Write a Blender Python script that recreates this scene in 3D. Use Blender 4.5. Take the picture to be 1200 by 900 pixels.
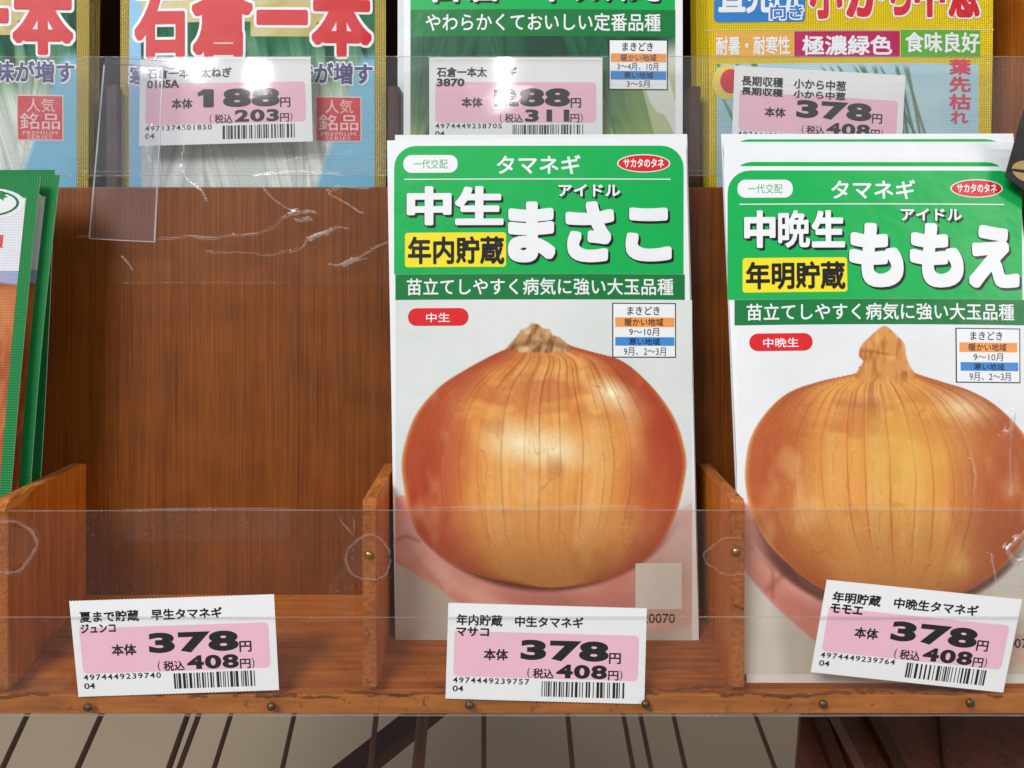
import bpy, bmesh, math, random
import numpy as np
from mathutils import Vector, Matrix, Euler
random.seed(7); rng = np.random.default_rng(11)
sc = bpy.context.scene
for o in list(bpy.data.objects): bpy.data.objects.remove(o)

# ------------------------------------------------------------------ frame of the rack
# The front face of the near tray is the plane w = 0; x runs right, v up that face, w into
# the tray, all in millimetres.  The rack leans back by TH.
F, D, TH, MM = 940.0, 265.0, math.radians(23), 0.001
PX = D / F                                   # millimetres per photo pixel on the plane w = 0
cT, sT = math.cos(TH), math.sin(TH)
Z0 = 0.80
def W(p):
    p = np.asarray(p, float)
    x, v, w = p[..., 0], p[..., 1], p[..., 2]
    return np.stack([x * MM, (w * cT + v * sT) * MM, (v * cT - w * sT) * MM + Z0], -1)
def U(px, py, w): return np.array([(px - 600) * (D + w) / F, (450 - py) * (D + w) / F, w])

# ------------------------------------------------------------------ camera
cam_d = bpy.data.cameras.new('camera'); cam = bpy.data.objects.new('camera', cam_d)
sc.collection.objects.link(cam); sc.camera = cam
cam_d.sensor_width = 36; cam_d.lens = 36 * F / 1200; cam_d.clip_start = 0.01; cam_d.clip_end = 60
cam.location = W((0, 0, -D)); cam.rotation_euler = (math.pi / 2 - TH, 0, 0)

# ------------------------------------------------------------------ light: soft shop light
world = bpy.data.worlds.new('World'); sc.world = world; world.use_nodes = True
world.node_tree.nodes['Background'].inputs[0].default_value = (0.92, 0.95, 1.0, 1)
world.node_tree.nodes['Background'].inputs[1].default_value = 0.33
def area(name, loc, target, sx, sy, power, col):
    l = bpy.data.lights.new(name, 'AREA'); l.shape = 'RECTANGLE'; l.size = sx; l.size_y = sy
    l.energy = power; l.color = col
    o = bpy.data.objects.new(name, l); sc.collection.objects.link(o)
    o.location = loc; o.rotation_euler = (Vector(target) - Vector(loc)).to_track_quat('-Z', 'Y').to_euler()
    return o
T0 = (0, 0.03, Z0)
def mirror_of(px, py, w, dist):                 # where a ceiling lamp hangs whose glare shows on the flat clear strip there
    p = U(px, py, w); d = np.array([(px - 600) / F, (450 - py) / F, -1.0]); return tuple(W(p + d * dist))
area('ceiling_tube_lamp', mirror_of(582, 88, 49, 1900), T0, 0.03, 0.16, 0.8, (1.0, 0.98, 0.94))
area('ceiling_tube_lamp', mirror_of(302, 84, 49, 1700), T0, 0.05, 0.07, 0.42, (1.0, 0.98, 0.94))
area('ceiling_tube_lamp', (1.6, -0.9, 2.5), T0, 0.10, 1.3, 13, (1.0, 0.97, 0.92))
area('daylight_from_shop_front', (-1.3, -1.25, 3.1), T0, 1.2, 0.9, 62, (0.95, 0.98, 1.0))
sc.view_settings.view_transform = 'Standard'; sc.view_settings.look = 'None'
sc.view_settings.exposure = 0.09; sc.view_settings.gamma = 1.0
sc.render.engine = 'CYCLES'; sc.cycles.max_bounces = 10; sc.cycles.transparent_max_bounces = 24
sc.cycles.caustics_reflective = False; sc.cycles.caustics_refractive = False

# ------------------------------------------------------------------ colours and materials
def lin(c):
    c = np.asarray(c, float) / 255.0
    return np.where(c <= 0.04045, c / 12.92, ((c + 0.055) / 1.055) ** 2.4)
MATS = {}
def nodes(name):
    m = bpy.data.materials.new(name); m.use_nodes = True
    nt = m.node_tree; b = nt.nodes['Principled BSDF']
    return m, nt, b
def N(nt, t, **kw):
    n = nt.nodes.new(t)
    for k, v in kw.items():
        if k in n.inputs: n.inputs[k].default_value = v
        else: setattr(n, k, v)
    return n
def L(nt, a, b): nt.links.new(a, b)
def math_node(nt, op, a, b=None):
    n = nt.nodes.new('ShaderNodeMath'); n.operation = op
    for i, s in enumerate((a, b)):
        if s is None: continue
        if isinstance(s, (int, float)): n.inputs[i].default_value = s
        else: L(nt, s, n.inputs[i])
    return n.outputs[0]

def film_bump(nt, b, crinkle=0.10, dots=0.0, pitch=0.0009, seed=0.0):
    """laminated paper / foil: a slow crinkle, a fine grain and (for foil pouches) an embossed dot grid"""
    tc = N(nt, 'ShaderNodeTexCoord')
    n1 = N(nt, 'ShaderNodeTexNoise', Scale=55.0, Detail=3.0); L(nt, tc.outputs['Object'], n1.inputs['Vector'])
    n2 = N(nt, 'ShaderNodeTexNoise', Scale=2600.0, Detail=1.0); L(nt, tc.outputs['Object'], n2.inputs['Vector'])
    h = math_node(nt, 'ADD', math_node(nt, 'MULTIPLY', n1.outputs[0], 1.0), math_node(nt, 'MULTIPLY', n2.outputs[0], 0.035))
    bp = N(nt, 'ShaderNodeBump', Strength=crinkle, Distance=0.004)
    L(nt, h, bp.inputs['Height'])
    out = bp.outputs[0]
    if dots:
        sp = N(nt, 'ShaderNodeSeparateXYZ'); L(nt, tc.outputs['Object'], sp.inputs[0])
        k = 2 * math.pi / pitch
        sx = math_node(nt, 'SINE', math_node(nt, 'MULTIPLY', sp.outputs[0], k))
        sz = math_node(nt, 'SINE', math_node(nt, 'MULTIPLY', sp.outputs[2], k / cT))
        d = math_node(nt, 'MULTIPLY', sx, sz)
        d = math_node(nt, 'ADD', d, math_node(nt, 'MULTIPLY', sz, 0.6))
        b2 = N(nt, 'ShaderNodeBump', Strength=dots, Distance=0.0002)
        L(nt, d, b2.inputs['Height']); L(nt, out, b2.inputs['Normal']); out = b2.outputs[0]
    L(nt, out, b.inputs['Normal'])

def ink(rgb, rough=0.30, crinkle=0.16, dots=0.0, metal=0.0, name=None, var=0.03):
    key = (tuple(rgb), rough, crinkle, dots, metal)
    if key in MATS: return MATS[key]
    m, nt, b = nodes(name or 'print_%02x%02x%02x' % tuple(int(c) for c in rgb))
    tc = N(nt, 'ShaderNodeTexCoord'); nz = N(nt, 'ShaderNodeTexNoise', Scale=90.0, Detail=4.0)
    L(nt, tc.outputs['Object'], nz.inputs['Vector'])
    mx = N(nt, 'ShaderNodeMix', data_type='RGBA')
    c = lin(rgb)
    mx.inputs[6].default_value = (*(c * (1 - var)), 1); mx.inputs[7].default_value = (*np.clip(c * (1 + var), 0, .95), 1)
    L(nt, nz.outputs[0], mx.inputs[0]); L(nt, mx.outputs[2], b.inputs['Base Color'])
    b.inputs['Roughness'].default_value = rough; b.inputs['Metallic'].default_value = metal
    b.inputs['Specular IOR Level'].default_value = 0.30
    film_bump(nt, b, crinkle, dots)
    MATS[key] = m
    return m

def photo_mat(name, rough=0.30, crinkle=0.16, dots=0.0):
    """print whose colours come from the pattern computed per vertex (flat printed picture)"""
    key = ('photo', rough, crinkle, dots)
    if key in MATS: return MATS[key]
    m, nt, b = nodes(name)
    a = N(nt, 'ShaderNodeAttribute', attribute_name='print'); L(nt, a.outputs['Color'], b.inputs['Base Color'])
    b.inputs['Roughness'].default_value = rough; b.inputs['Specular IOR Level'].default_value = 0.30
    film_bump(nt, b, crinkle, dots); MATS[key] = m
    return m

def wood(name, dark, light, grain_axis='Z', rough=0.45, fine=1.0, worn=0.0, bump=0.25):
    m, nt, b = nodes(name)
    tc = N(nt, 'ShaderNodeTexCoord'); vr = N(nt, 'ShaderNodeVectorRotate', rotation_type='X_AXIS'); vr.inputs['Angle'].default_value = TH; L(nt, tc.outputs['Object'], vr.inputs['Vector'])
    mp = N(nt, 'ShaderNodeMapping'); L(nt, vr.outputs[0], mp.inputs[0])
    s = {'Z': (1500 * fine, 1100 * fine, 22), 'X': (30, 500, 900 * fine), 'Y': (700 * fine, 40, 700)}[grain_axis]
    mp.inputs['Scale'].default_value = s
    n1 = N(nt, 'ShaderNodeTexNoise', Scale=1.0, Detail=5.0, Roughness=0.62); L(nt, mp.outputs[0], n1.inputs['Vector'])
    mp2 = N(nt, 'ShaderNodeMapping'); L(nt, vr.outputs[0], mp2.inputs[0])
    s2 = {'Z': (260, 100, 4), 'X': (7, 100, 170), 'Y': (130, 9, 130)}[grain_axis]
    mp2.inputs['Scale'].default_value = s2
    n2 = N(nt, 'ShaderNodeTexNoise', Scale=1.0, Detail=3.0); L(nt, mp2.outputs[0], n2.inputs['Vector'])
    n3 = N(nt, 'ShaderNodeTexNoise', Scale=9.0, Detail=2.0); L(nt, tc.outputs['Object'], n3.inputs['Vector'])
    f = math_node(nt, 'ADD', math_node(nt, 'MULTIPLY', n1.outputs[0], 0.62), math_node(nt, 'MULTIPLY', n2.outputs[0], 0.13))
    f = math_node(nt, 'ADD', f, math_node(nt, 'MULTIPLY', n3.outputs[0], 0.22))
    n5 = N(nt, 'ShaderNodeTexNoise', Scale=70.0, Detail=4.0); L(nt, tc.outputs['Object'], n5.inputs['Vector'])
    f = math_node(nt, 'ADD', f, math_node(nt, 'MULTIPLY', math_node(nt, 'SUBTRACT', n5.outputs[0], 0.5), 0.22))
    r = N(nt, 'ShaderNodeValToRGB'); L(nt, f, r.inputs[0])
    e = r.color_ramp.elements
    e[0].position = 0.31; e[0].color = (*lin(dark), 1); e[1].position = 0.66; e[1].color = (*lin(light), 1)
    col = r.outputs[0]
    if worn:
        n4 = N(nt, 'ShaderNodeTexNoise', Scale=260.0, Detail=6.0, Roughness=0.7); L(nt, tc.outputs['Object'], n4.inputs['Vector'])
        r4 = N(nt, 'ShaderNodeValToRGB'); L(nt, n4.outputs[0], r4.inputs[0])
        r4.color_ramp.elements[0].position = 0.60; r4.color_ramp.elements[0].color = (0, 0, 0, 1)
        r4.color_ramp.elements[1].position = 0.68; r4.color_ramp.elements[1].color = (worn, worn, worn, 1)
        mx = N(nt, 'ShaderNodeMix', data_type='RGBA'); mx.inputs[7].default_value = (*lin((70, 46, 32)), 1)
        L(nt, r4.outputs[0], mx.inputs[0]); L(nt, col, mx.inputs[6]); col = mx.outputs[2]
    L(nt, col, b.inputs['Base Color'])
    b.inputs['Roughness'].default_value = rough; b.inputs['Specular IOR Level'].default_value = 0.22
    bp = N(nt, 'ShaderNodeBump', Strength=bump, Distance=0.0003); L(nt, f, bp.inputs['Height']); L(nt, bp.outputs[0], b.inputs['Normal'])
    return m

def clear(name, tint=(0.97, 0.97, 0.965), haze=0.04, dust=0.10, rough=0.07, spec=1.0, hazecol=(0.75, 0.74, 0.72), bump=0.05, bscale=45.0):
    """thin clear plastic: see-through, Fresnel gloss, and a little scattering by dust and scuffs"""
    m = bpy.data.materials.new(name); m.use_nodes = True; nt = m.node_tree; nt.nodes.clear()
    out = N(nt, 'ShaderNodeOutputMaterial'); tc = N(nt, 'ShaderNodeTexCoord')
    tr = N(nt, 'ShaderNodeBsdfTransparent'); tr.inputs[0].default_value = (*tint, 1)
    df = N(nt, 'ShaderNodeBsdfDiffuse'); df.inputs[0].default_value = (*hazecol, 1)
    gl = N(nt, 'ShaderNodeBsdfGlossy', Roughness=rough)
    nz = N(nt, 'ShaderNodeTexNoise', Scale=30.0, Detail=5.0, Roughness=0.65); L(nt, tc.outputs['Object'], nz.inputs['Vector'])
    sp = N(nt, 'ShaderNodeTexNoise', Scale=900.0, Detail=2.0); L(nt, tc.outputs['Object'], sp.inputs['Vector'])
    spr = N(nt, 'ShaderNodeValToRGB'); L(nt, sp.outputs[0], spr.inputs[0])
    spr.color_ramp.elements[0].position = 0.66; spr.color_ramp.elements[1].position = 0.74
    fz = math_node(nt, 'ADD', math_node(nt, 'MULTIPLY', nz.outputs[0], haze * 2), math_node(nt, 'MULTIPLY', spr.outputs[0], dust))
    m1 = N(nt, 'ShaderNodeMixShader'); L(nt, fz, m1.inputs[0]); L(nt, tr.outputs[0], m1.inputs[1]); L(nt, df.outputs[0], m1.inputs[2])
    fr = N(nt, 'ShaderNodeLayerWeight', Blend=0.5)        # Schlick's curve, the same from both faces of the thin sheet
    nb = N(nt, 'ShaderNodeTexNoise', Scale=bscale, Detail=2.0); L(nt, tc.outputs['Object'], nb.inputs['Vector'])
    bp = N(nt, 'ShaderNodeBump', Strength=bump, Distance=0.004); L(nt, nb.outputs[0], bp.inputs['Height'])
    L(nt, bp.outputs[0], gl.inputs['Normal']); L(nt, bp.outputs[0], fr.inputs['Normal'])
    fs = math_node(nt, 'ADD', math_node(nt, 'MULTIPLY', math_node(nt, 'POWER', fr.outputs[1], 5.0), 0.9), 0.036)
    m2 = N(nt, 'ShaderNodeMixShader'); L(nt, math_node(nt, 'MULTIPLY', fs, spec), m2.inputs[0])
    L(nt, m1.outputs[0], m2.inputs[1]); L(nt, gl.outputs[0], m2.inputs[2]); L(nt, m2.outputs[0], out.inputs[0])
    return m

def plain(name, rgb, rough=0.5, metal=0.0, nscale=200.0, var=0.15, bump=0.1):
    m, nt, b = nodes(name); tc = N(nt, 'ShaderNodeTexCoord')
    nz = N(nt, 'ShaderNodeTexNoise', Scale=nscale, Detail=5.0); L(nt, tc.outputs['Object'], nz.inputs['Vector'])
    mx = N(nt, 'ShaderNodeMix', data_type='RGBA'); c = lin(rgb)
    mx.inputs[6].default_value = (*(c * (1 - var)), 1); mx.inputs[7].default_value = (*np.clip(c * (1 + var), 0, .95), 1)
    L(nt, nz.outputs[0], mx.inputs[0]); L(nt, mx.outputs[2], b.inputs['Base Color'])
    b.inputs['Roughness'].default_value = rough; b.inputs['Metallic'].default_value = metal
    bp = N(nt, 'ShaderNodeBump', Strength=bump, Distance=0.0005); L(nt, nz.outputs[0], bp.inputs['Height']); L(nt, bp.outputs[0], b.inputs['Normal'])
    return m

M_VENEER = wood('veneer_vertical_grain', (90, 42, 10), (148, 80, 24), 'Z', 0.45, 1.25, worn=0.12)
M_BOARD = wood('orange_varnished_board', (130, 66, 14), (202, 118, 40), 'X', 0.40, 0.6, worn=0.35)
M_SIDE = wood('orange_varnished_side', (166, 82, 18), (232, 138, 46), 'Z', 0.42, 0.45)
M_EDGE = wood('worn_board_edge', (138, 78, 34), (214, 128, 62), 'Y', 0.6, 0.7, worn=0.9, bump=0.6)
M_RAIL = wood('worn_front_rail', (150, 84, 20), (222, 138, 52), 'X', 0.38, 0.4, worn=0.75, bump=0.4)
M_CHIP = plain('bare_chipped_wood', (214, 140, 52), 0.7, 0, 900, 0.3, 0.6)
M_DARKWOOD = wood('dark_brown_wood', (46, 22, 12), (86, 44, 24), 'Z', 0.5, 0.4)
M_SHEET = clear('scuffed_front_plastic', (0.935, 0.915, 0.89), 0.009, 0.05, 0.08, 0.35, (0.66, 0.60, 0.54))
M_SHEET2 = clear('clear_ticket_pocket', (0.995, 0.995, 0.99), 0.004, 0.03, 0.08, 0.3)
M_SHEETR = clear('hazy_rear_plastic', (0.985, 0.985, 0.98), 0.026, 0.05, 0.06, 0.8, (0.80, 0.80, 0.78), 0.04, 22)
M_FILM = clear('creased_clear_film', (0.985, 0.985, 0.985), 0.004, 0.03, 0.08, 0.4, (0.8, 0.76, 0.70), 0.08, 28)
M_CREASE = clear('crease_painted_glare', (0.98, 0.97, 0.95), 0.13, 0.3, 0.20, 3.0, (0.95, 0.93, 0.90), 0.06, 300)  # white haze along the film creases paints in their glare
M_TAB = clear('clear_acrylic_tab', (0.95, 0.95, 0.97), 0.03, 0.02, 0.05, 0.5, (0.85, 0.86, 0.90), 0.03)
M_EDGEP = clear('plastic_cut_edge', (0.75, 0.75, 0.74), 0.28, 0.2, 0.2, 1.5, (0.80, 0.79, 0.76))
M_EDGEB = clear('acrylic_edge_gleam', (0.8, 0.8, 0.88), 0.40, 0.0, 0.15, 2.0, (0.85, 0.86, 0.95))  # edge gleam put into the pale haze colour
M_GLUE = clear('dried_glue_mark', (0.97, 0.96, 0.95), 0.11, 0.25, 0.35, 1.0, (0.78, 0.74, 0.70), 0.3, 300)
M_BRASS = plain('tarnished_tack', (96, 80, 58), 0.42, 0.75, 700, 0.5, 0.5)
M_BRASS2 = plain('brass_tack', (170, 148, 84), 0.3, 0.9, 500, 0.3, 0.3)
M_ROD = plain('brown_painted_rod', (96, 54, 36), 0.45, 0, 120, 0.2, 0.2)
M_ROD2 = plain('red_brown_painted_rod', (104, 62, 48), 0.45, 0, 120, 0.2, 0.2)
M_FLOOR = plain('beige_shop_floor', (164, 144, 120), 0.6, 0, 6, 0.06, 0.1)

# ------------------------------------------------------------------ building objects
COL = sc.collection
def mesh_obj(name, verts, faces, mat, parent=None, smooth=False, world=True, mats=None, fmat=None, base=None):
    v = W(verts) if world else np.asarray(verts, float)
    off = base if base is not None else (np.array(parent['_b']) if parent is not None and '_b' in parent else np.zeros(3))
    v = v - off
    me = bpy.data.meshes.new(name); me.from_pydata(v.tolist(), [], faces)
    for m in (mats or [mat]): me.materials.append(m)
    if fmat is not None: me.polygons.foreach_set('material_index', fmat)
    if smooth: me.polygons.foreach_set('use_smooth', [True] * len(me.polygons))
    me.update()
    o = bpy.data.objects.new(name, me); COL.objects.link(o)
    if parent is not None:
        o.parent = parent
        if '_b' in parent: o['_b'] = parent['_b']
    elif base is not None: o.location = off
    return o
def thing(name, label, cat, base, group=None):
    o = bpy.data.objects.new(name, None); o.empty_display_size = 0.01; COL.objects.link(o)
    b = W(base); o.location = b; o['_b'] = b.tolist(); o['label'] = label; o['category'] = cat
    if group: o['group'] = group
    return o
def tag(o, label, cat, group=None):
    o['label'] = label; o['category'] = cat
    if group: o['group'] = group

BOXF = [(0, 3, 2, 1), (4, 5, 6, 7), (0, 1, 5, 4), (1, 2, 6, 5), (2, 3, 7, 6), (3, 0, 4, 7)]
def prism(poly, axis_lo, axis_hi, axis):
    """poly: 2D outline; extruded along axis (0=x,1=v,2=w) between lo and hi, in rack mm"""
    n = len(poly); V = []
    for a in (axis_lo, axis_hi):
        for p in poly:
            q = list(p); q.insert(axis, a); V.append(q)
    Fc = [tuple(range(n))[::-1], tuple(range(n, 2 * n))] + [(i, (i + 1) % n, n + (i + 1) % n, n + i) for i in range(n)]
    return V, Fc
def bevel_box(name, lo, hi, mat, parent, bev=0.4, seg=2):
    bm = bmesh.new(); bmesh.ops.create_cube(bm, size=1)
    lo, hi = np.array(lo, float), np.array(hi, float)
    for v in bm.verts: v.co = Vector((lo + (np.array(v.co) + .5) * (hi - lo)).tolist())
    bmesh.ops.bevel(bm, geom=bm.edges[:], offset=bev, segments=seg, affect='EDGES', profile=0.6)
    V = [tuple(v.co) for v in bm.verts]; Fc = [[v.index for v in f.verts] for f in bm.faces]; bm.free()
    return mesh_obj(name, V, Fc, mat, parent)
def bevel_prism(name, poly, lo, hi, axis, mat, parent, bev=0.4, mats=None, pick=None):
    V, Fc = prism(poly, lo, hi, axis)
    bm = bmesh.new(); vs = [bm.verts.new(v) for v in V]
    for f in Fc: bm.faces.new([vs[i] for i in f])
    bmesh.ops.recalc_face_normals(bm, faces=bm.faces[:])
    bmesh.ops.bevel(bm, geom=bm.edges[:], offset=bev, segments=2, affect='EDGES')
    bm.verts.index_update()
    V = [tuple(v.co) for v in bm.verts]; Fc = [[v.index for v in f.verts] for f in bm.faces]
    fm = [pick(f.normal) for f in bm.faces] if pick else None
    bm.free()
    return mesh_obj(name, V, Fc, mat, parent, mats=mats, fmat=fm)

# ------------------------------------------------------------------ printed sheets
def homography(src, dst):
    A = []; b = []
    for (x, y), (u, v) in zip(src, dst):
        A += [[x, y, 1, 0, 0, 0, -u * x, -u * y], [0, 0, 0, x, y, 1, -v * x, -v * y]]; b += [u, v]
    h = np.linalg.solve(np.array(A, float), np.array(b, float)); return np.append(h, 1).reshape(3, 3)
class Sheet:
    """a sheet of paper or a pouch: corners TL TR BR BL as (photo px, photo py, depth mm)"""
    def __init__(s, corners, bend=None, th=0.5):
        s.c = [U(*k) for k in corners]; s.img = [(k[0], k[1]) for k in corners]
        s.H = homography(s.img, [(0, 0), (1, 0), (1, 1), (0, 1)]); s.bend = bend; s.th = th
        n = np.cross(s.c[1] - s.c[0], s.c[3] - s.c[0]); n /= np.linalg.norm(n)
        s.n = n if n[2] < 0 else -n                       # towards the viewer's side
    def uv(s, px, py):
        px, py = np.broadcast_arrays(np.asarray(px, float), np.asarray(py, float))
        q = np.stack([px, py, np.ones_like(px)], -1) @ s.H.T
        return q[..., 0] / q[..., 2], q[..., 1] / q[..., 2]
    def pt(s, u, v, off=0.0):
        u, v = np.asarray(u, float)[..., None], np.asarray(v, float)[..., None]
        p = (1 - u) * (1 - v) * s.c[0] + u * (1 - v) * s.c[1] + u * v * s.c[2] + (1 - u) * v * s.c[3]
        o = off + (s.bend(u, v) if s.bend else 0.0)
        return p + s.n * o
    def at(s, px, py, off=0.0): return s.pt(*s.uv(px, py), off)

def sheet_body(name, S, mat, parent, nu=24, nv=36, mats=None, ragged=0.0):
    u, v = np.meshgrid(np.linspace(0, 1, nu + 1), np.linspace(0, 1, nv + 1))
    u = u.copy(); v = v.copy()
    if ragged:
        z = (np.arange(nu + 1) % 2) * ragged; v[0] += z; v[-1] -= z
    fr = S.pt(u, v).reshape(-1, 3); bk = S.pt(u, v, -S.th).reshape(-1, 3)
    n = (nu + 1) * (nv + 1); Fc = []
    I = lambda i, j: j * (nu + 1) + i
    for j in range(nv):
        for i in range(nu):
            Fc.append((I(i, j), I(i, j + 1), I(i + 1, j + 1), I(i + 1, j)))
            Fc.append((n + I(i, j), n + I(i + 1, j), n + I(i + 1, j + 1), n + I(i, j + 1)))
    k = len(Fc)
    for i in range(nu):
        for j, s_ in ((0, 1), (nv, -1)): Fc.append((I(i, j), I(i + 1, j), n + I(i + 1, j), n + I(i, j))[::s_])
    for j in range(nv):
        for i, s_ in ((0, -1), (nu, 1)): Fc.append((I(i, j), I(i, j + 1), n + I(i, j + 1), n + I(i, j))[::s_])
    fm = [0] * k + [1 if mats and len(mats) > 1 else 0] * (len(Fc) - k)
    return mesh_obj(name, np.concatenate([fr, bk]), Fc, mat, parent, smooth=False, mats=mats, fmat=fm if mats else None)

def rows(S, ys, xl, xr, cols, off):
    """filled shape given row by row in photo pixels"""
    P = []; Fc = []
    for y, a, b in zip(ys, xl, xr):
        xs = np.linspace(a, b, cols + 1); P.append(S.at(xs, np.full(cols + 1, y), off))
    P = np.concatenate(P); k = cols + 1
    for j in range(len(ys) - 1):
        for i in range(cols): Fc.append((j * k + i, (j + 1) * k + i, (j + 1) * k + i + 1, j * k + i + 1))
    return P, Fc
def rrect(S, x0, y0, x1, y1, r, off, corners=(1, 1, 1, 1), skew=0.0):
    """rounded rectangle; corners TL TR BR BL on/off"""
    a = np.linspace(0, math.pi / 2, 7)
    ys = np.concatenate([y0 + r - r * np.cos(a), np.linspace(y0 + r, y1 - r, max(2, int((y1 - y0) / 25) + 2))[1:-1], (y1 - r + r * np.sin(a))]) if r > 0 else np.linspace(y0, y1, max(2, int((y1 - y0) / 25) + 2))
    def ins(y, top, bot):
        if r <= 0: return 0
        if y < y0 + r and top: return r - math.sqrt(max(0, r * r - (y0 + r - y) ** 2))
        if y > y1 - r and bot: return r - math.sqrt(max(0, r * r - (y - y1 + r) ** 2))
        return 0
    xl = [x0 + ins(y, corners[0], corners[3]) + skew * (y - y0) for y in ys]; xr = [x1 - ins(y, corners[1], corners[2]) + skew * (y - y0) for y in ys]
    return rows(S, ys, xl, xr, max(2, int((x1 - x0) / 15)), off)
def oval(S, cx, cy, rx, ry, off):
    t = np.linspace(-1, 1, 15); t = np.sin(t * math.pi / 2); ys = cy + ry * t; w = rx * np.sqrt(np.clip(1 - t * t, 0, 1))
    return rows(S, ys, cx - w, cx + w, 6, off)
def merge(parts):
    V = []; Fc = []; n = 0
    for P, f in parts: V.append(np.asarray(P)); Fc += [tuple(i + n for i in q) for q in f]; n += len(P)
    return np.concatenate(V), Fc
def put(name, parts, mat, parent): 
    P, f = merge(parts if isinstance(parts, list) else [parts]); return mesh_obj(name, P, f, mat, parent)

_glyphs = {}
def glyph(text, bold, sp):
    """outline of a line of text as triangles in a 0..1 box; heavy ideographs are thickened by small shifted copies
    (each a few microns above the last), Latin letters and digits by growing the outline"""
    k = (text, bold, sp)
    if k not in _glyphs:
        cjk = any(ord(ch) > 0x2000 for ch in text) or ('1' in text and bold > .03)
        c = bpy.data.curves.new('t', 'FONT'); c.body = text; c.size = 1; c.offset = 0 if (cjk and bold > 0) else bold; c.resolution_u = 5 if bold > .042 else 3; c.space_character = sp
        o = bpy.data.objects.new('t', c); me = bpy.data.meshes.new_from_object(o)
        V = np.array([v.co[:2] for v in me.vertices]); Fc = [tuple(p.vertices) for p in me.polygons]
        bpy.data.objects.remove(o); bpy.data.meshes.remove(me); bpy.data.curves.remove(c)
        Z = np.zeros(len(V))
        if cjk and bold > 0:
            m_ = 24 if bold > .042 else 8 if bold > .02 else 4
            sq = lambda a: bold / (abs(math.cos(a)) ** 4 + abs(math.sin(a)) ** 4) ** .25 * .97 if m_ == 24 else bold      # heavy faces keep square stroke ends
            st = [(0, 0)] + [(sq(a) * math.cos(a), sq(a) * math.sin(a)) for a in np.arange(m_) * (2 * math.pi / m_) + (0 if m_ == 24 else .39)]
            if bold > .055: st += [(bold * .5 * math.cos(a), bold * .5 * math.sin(a)) for a in np.arange(6) * math.pi / 3]
            n = len(V); F0 = Fc; V0 = V
            V = np.concatenate([V0 + np.array(d) for d in st]); Z = np.repeat(np.arange(len(st)) * 0.0022, n)
            Fc = [tuple(i + q * n for i in f) for q in range(len(st)) for f in F0]
        lo, hi = V.min(0), V.max(0); V = (V - lo) / (hi - lo); V[:, 1] = 1 - V[:, 1]
        _glyphs[k] = (np.column_stack([V, Z]), Fc)
    return _glyphs[k]
def txt(S, text, x0, y0, x1, y1, off, bold=0.0, sp=1.0, dx=0, dy=0, slope=0.0, shear=0.0):
    V, Fc = glyph(text, bold, sp)
    px = x0 + V[:, 0] * (x1 - x0) + dx; py = y0 + V[:, 1] * (y1 - y0) + dy
    py = py + slope * (px - x0); px = px + shear * (y1 - py)
    return S.at(px, py, off) + S.n * V[:, 2:3], Fc
LY = 0.07                                     # mm between one layer of print and the next

def picture(name, S, x0, y0, x1, y1, fn, off, parent, mat, step=1.1):
    nx, ny = int((x1 - x0) / step), int((y1 - y0) / step)
    X, Y = np.meshgrid(np.linspace(x0, x1, nx + 1), np.linspace(y0, y1, ny + 1))
    C = np.clip(fn(X, Y), 0, 255)
    P = S.at(X, Y, off).reshape(-1, 3)
    i, j = np.meshgrid(np.arange(nx), np.arange(ny)); a = (j * (nx + 1) + i).ravel(); k = nx + 1
    Q = np.stack([a, a + k, a + k + 1, a + 1], 1)
    V = W(P) - np.array(parent['_b'])
    me = bpy.data.meshes.new(name); me.vertices.add(len(V)); me.vertices.foreach_set('co', V.ravel())
    me.loops.add(Q.size); me.loops.foreach_set('vertex_index', Q.ravel().astype(np.int32))
    me.polygons.add(len(Q)); me.polygons.foreach_set('loop_start', np.arange(0, Q.size, 4, dtype=np.int32))
    try: me.polygons.foreach_set('loop_total', np.full(len(Q), 4, dtype=np.int32))
    except Exception: pass
    me.update(calc_edges=True)
    at = me.color_attributes.new('print', 'FLOAT_COLOR', 'POINT')
    rgba = np.ones((len(V), 4), np.float32); rgba[:, :3] = lin(C.reshape(-1, 3)); at.data.foreach_set('color', rgba.ravel())
    me.materials.append(mat)
    o = bpy.data.objects.new(name, me); COL.objects.link(o); o.parent = parent
    return o

# ---- small numpy painting kit for the printed pictures
def vnoise(X, Y, sx, sy, seed):
    r = np.random.default_rng(seed); g = r.random((64, 64))
    x, y = X / sx, Y / sy; xi, yi = np.floor(x).astype(int), np.floor(y).astype(int)
    fx, fy = x - xi, y - yi; fx = fx * fx * (3 - 2 * fx); fy = fy * fy * (3 - 2 * fy)
    G = lambda a, b: g[b % 64, a % 64]
    return (G(xi, yi) * (1 - fx) + G(xi + 1, yi) * fx) * (1 - fy) + (G(xi, yi + 1) * (1 - fx) + G(xi + 1, yi + 1) * fx) * fy
def fbm(X, Y, sx, sy, seed, o=3): return sum(vnoise(X, Y, sx / 2 ** k, sy / 2 ** k, seed + k) / 2 ** k for k in range(o)) / (2 - 2 ** (1 - o))
def sm(a, b, x): t = np.clip((x - a) / (b - a), 0, 1); return t * t * (3 - 2 * t)
def mixc(A, c, m): return A * (1 - m[..., None]) + np.asarray(c, float) * m[..., None]
def ell(X, Y, cx, cy, rx, ry, ang=0.0):
    c, s = math.cos(ang), math.sin(ang); x, y = X - cx, Y - cy
    return np.sqrt(((x * c + y * s) / rx) ** 2 + ((-x * s + y * c) / ry) ** 2)
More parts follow.
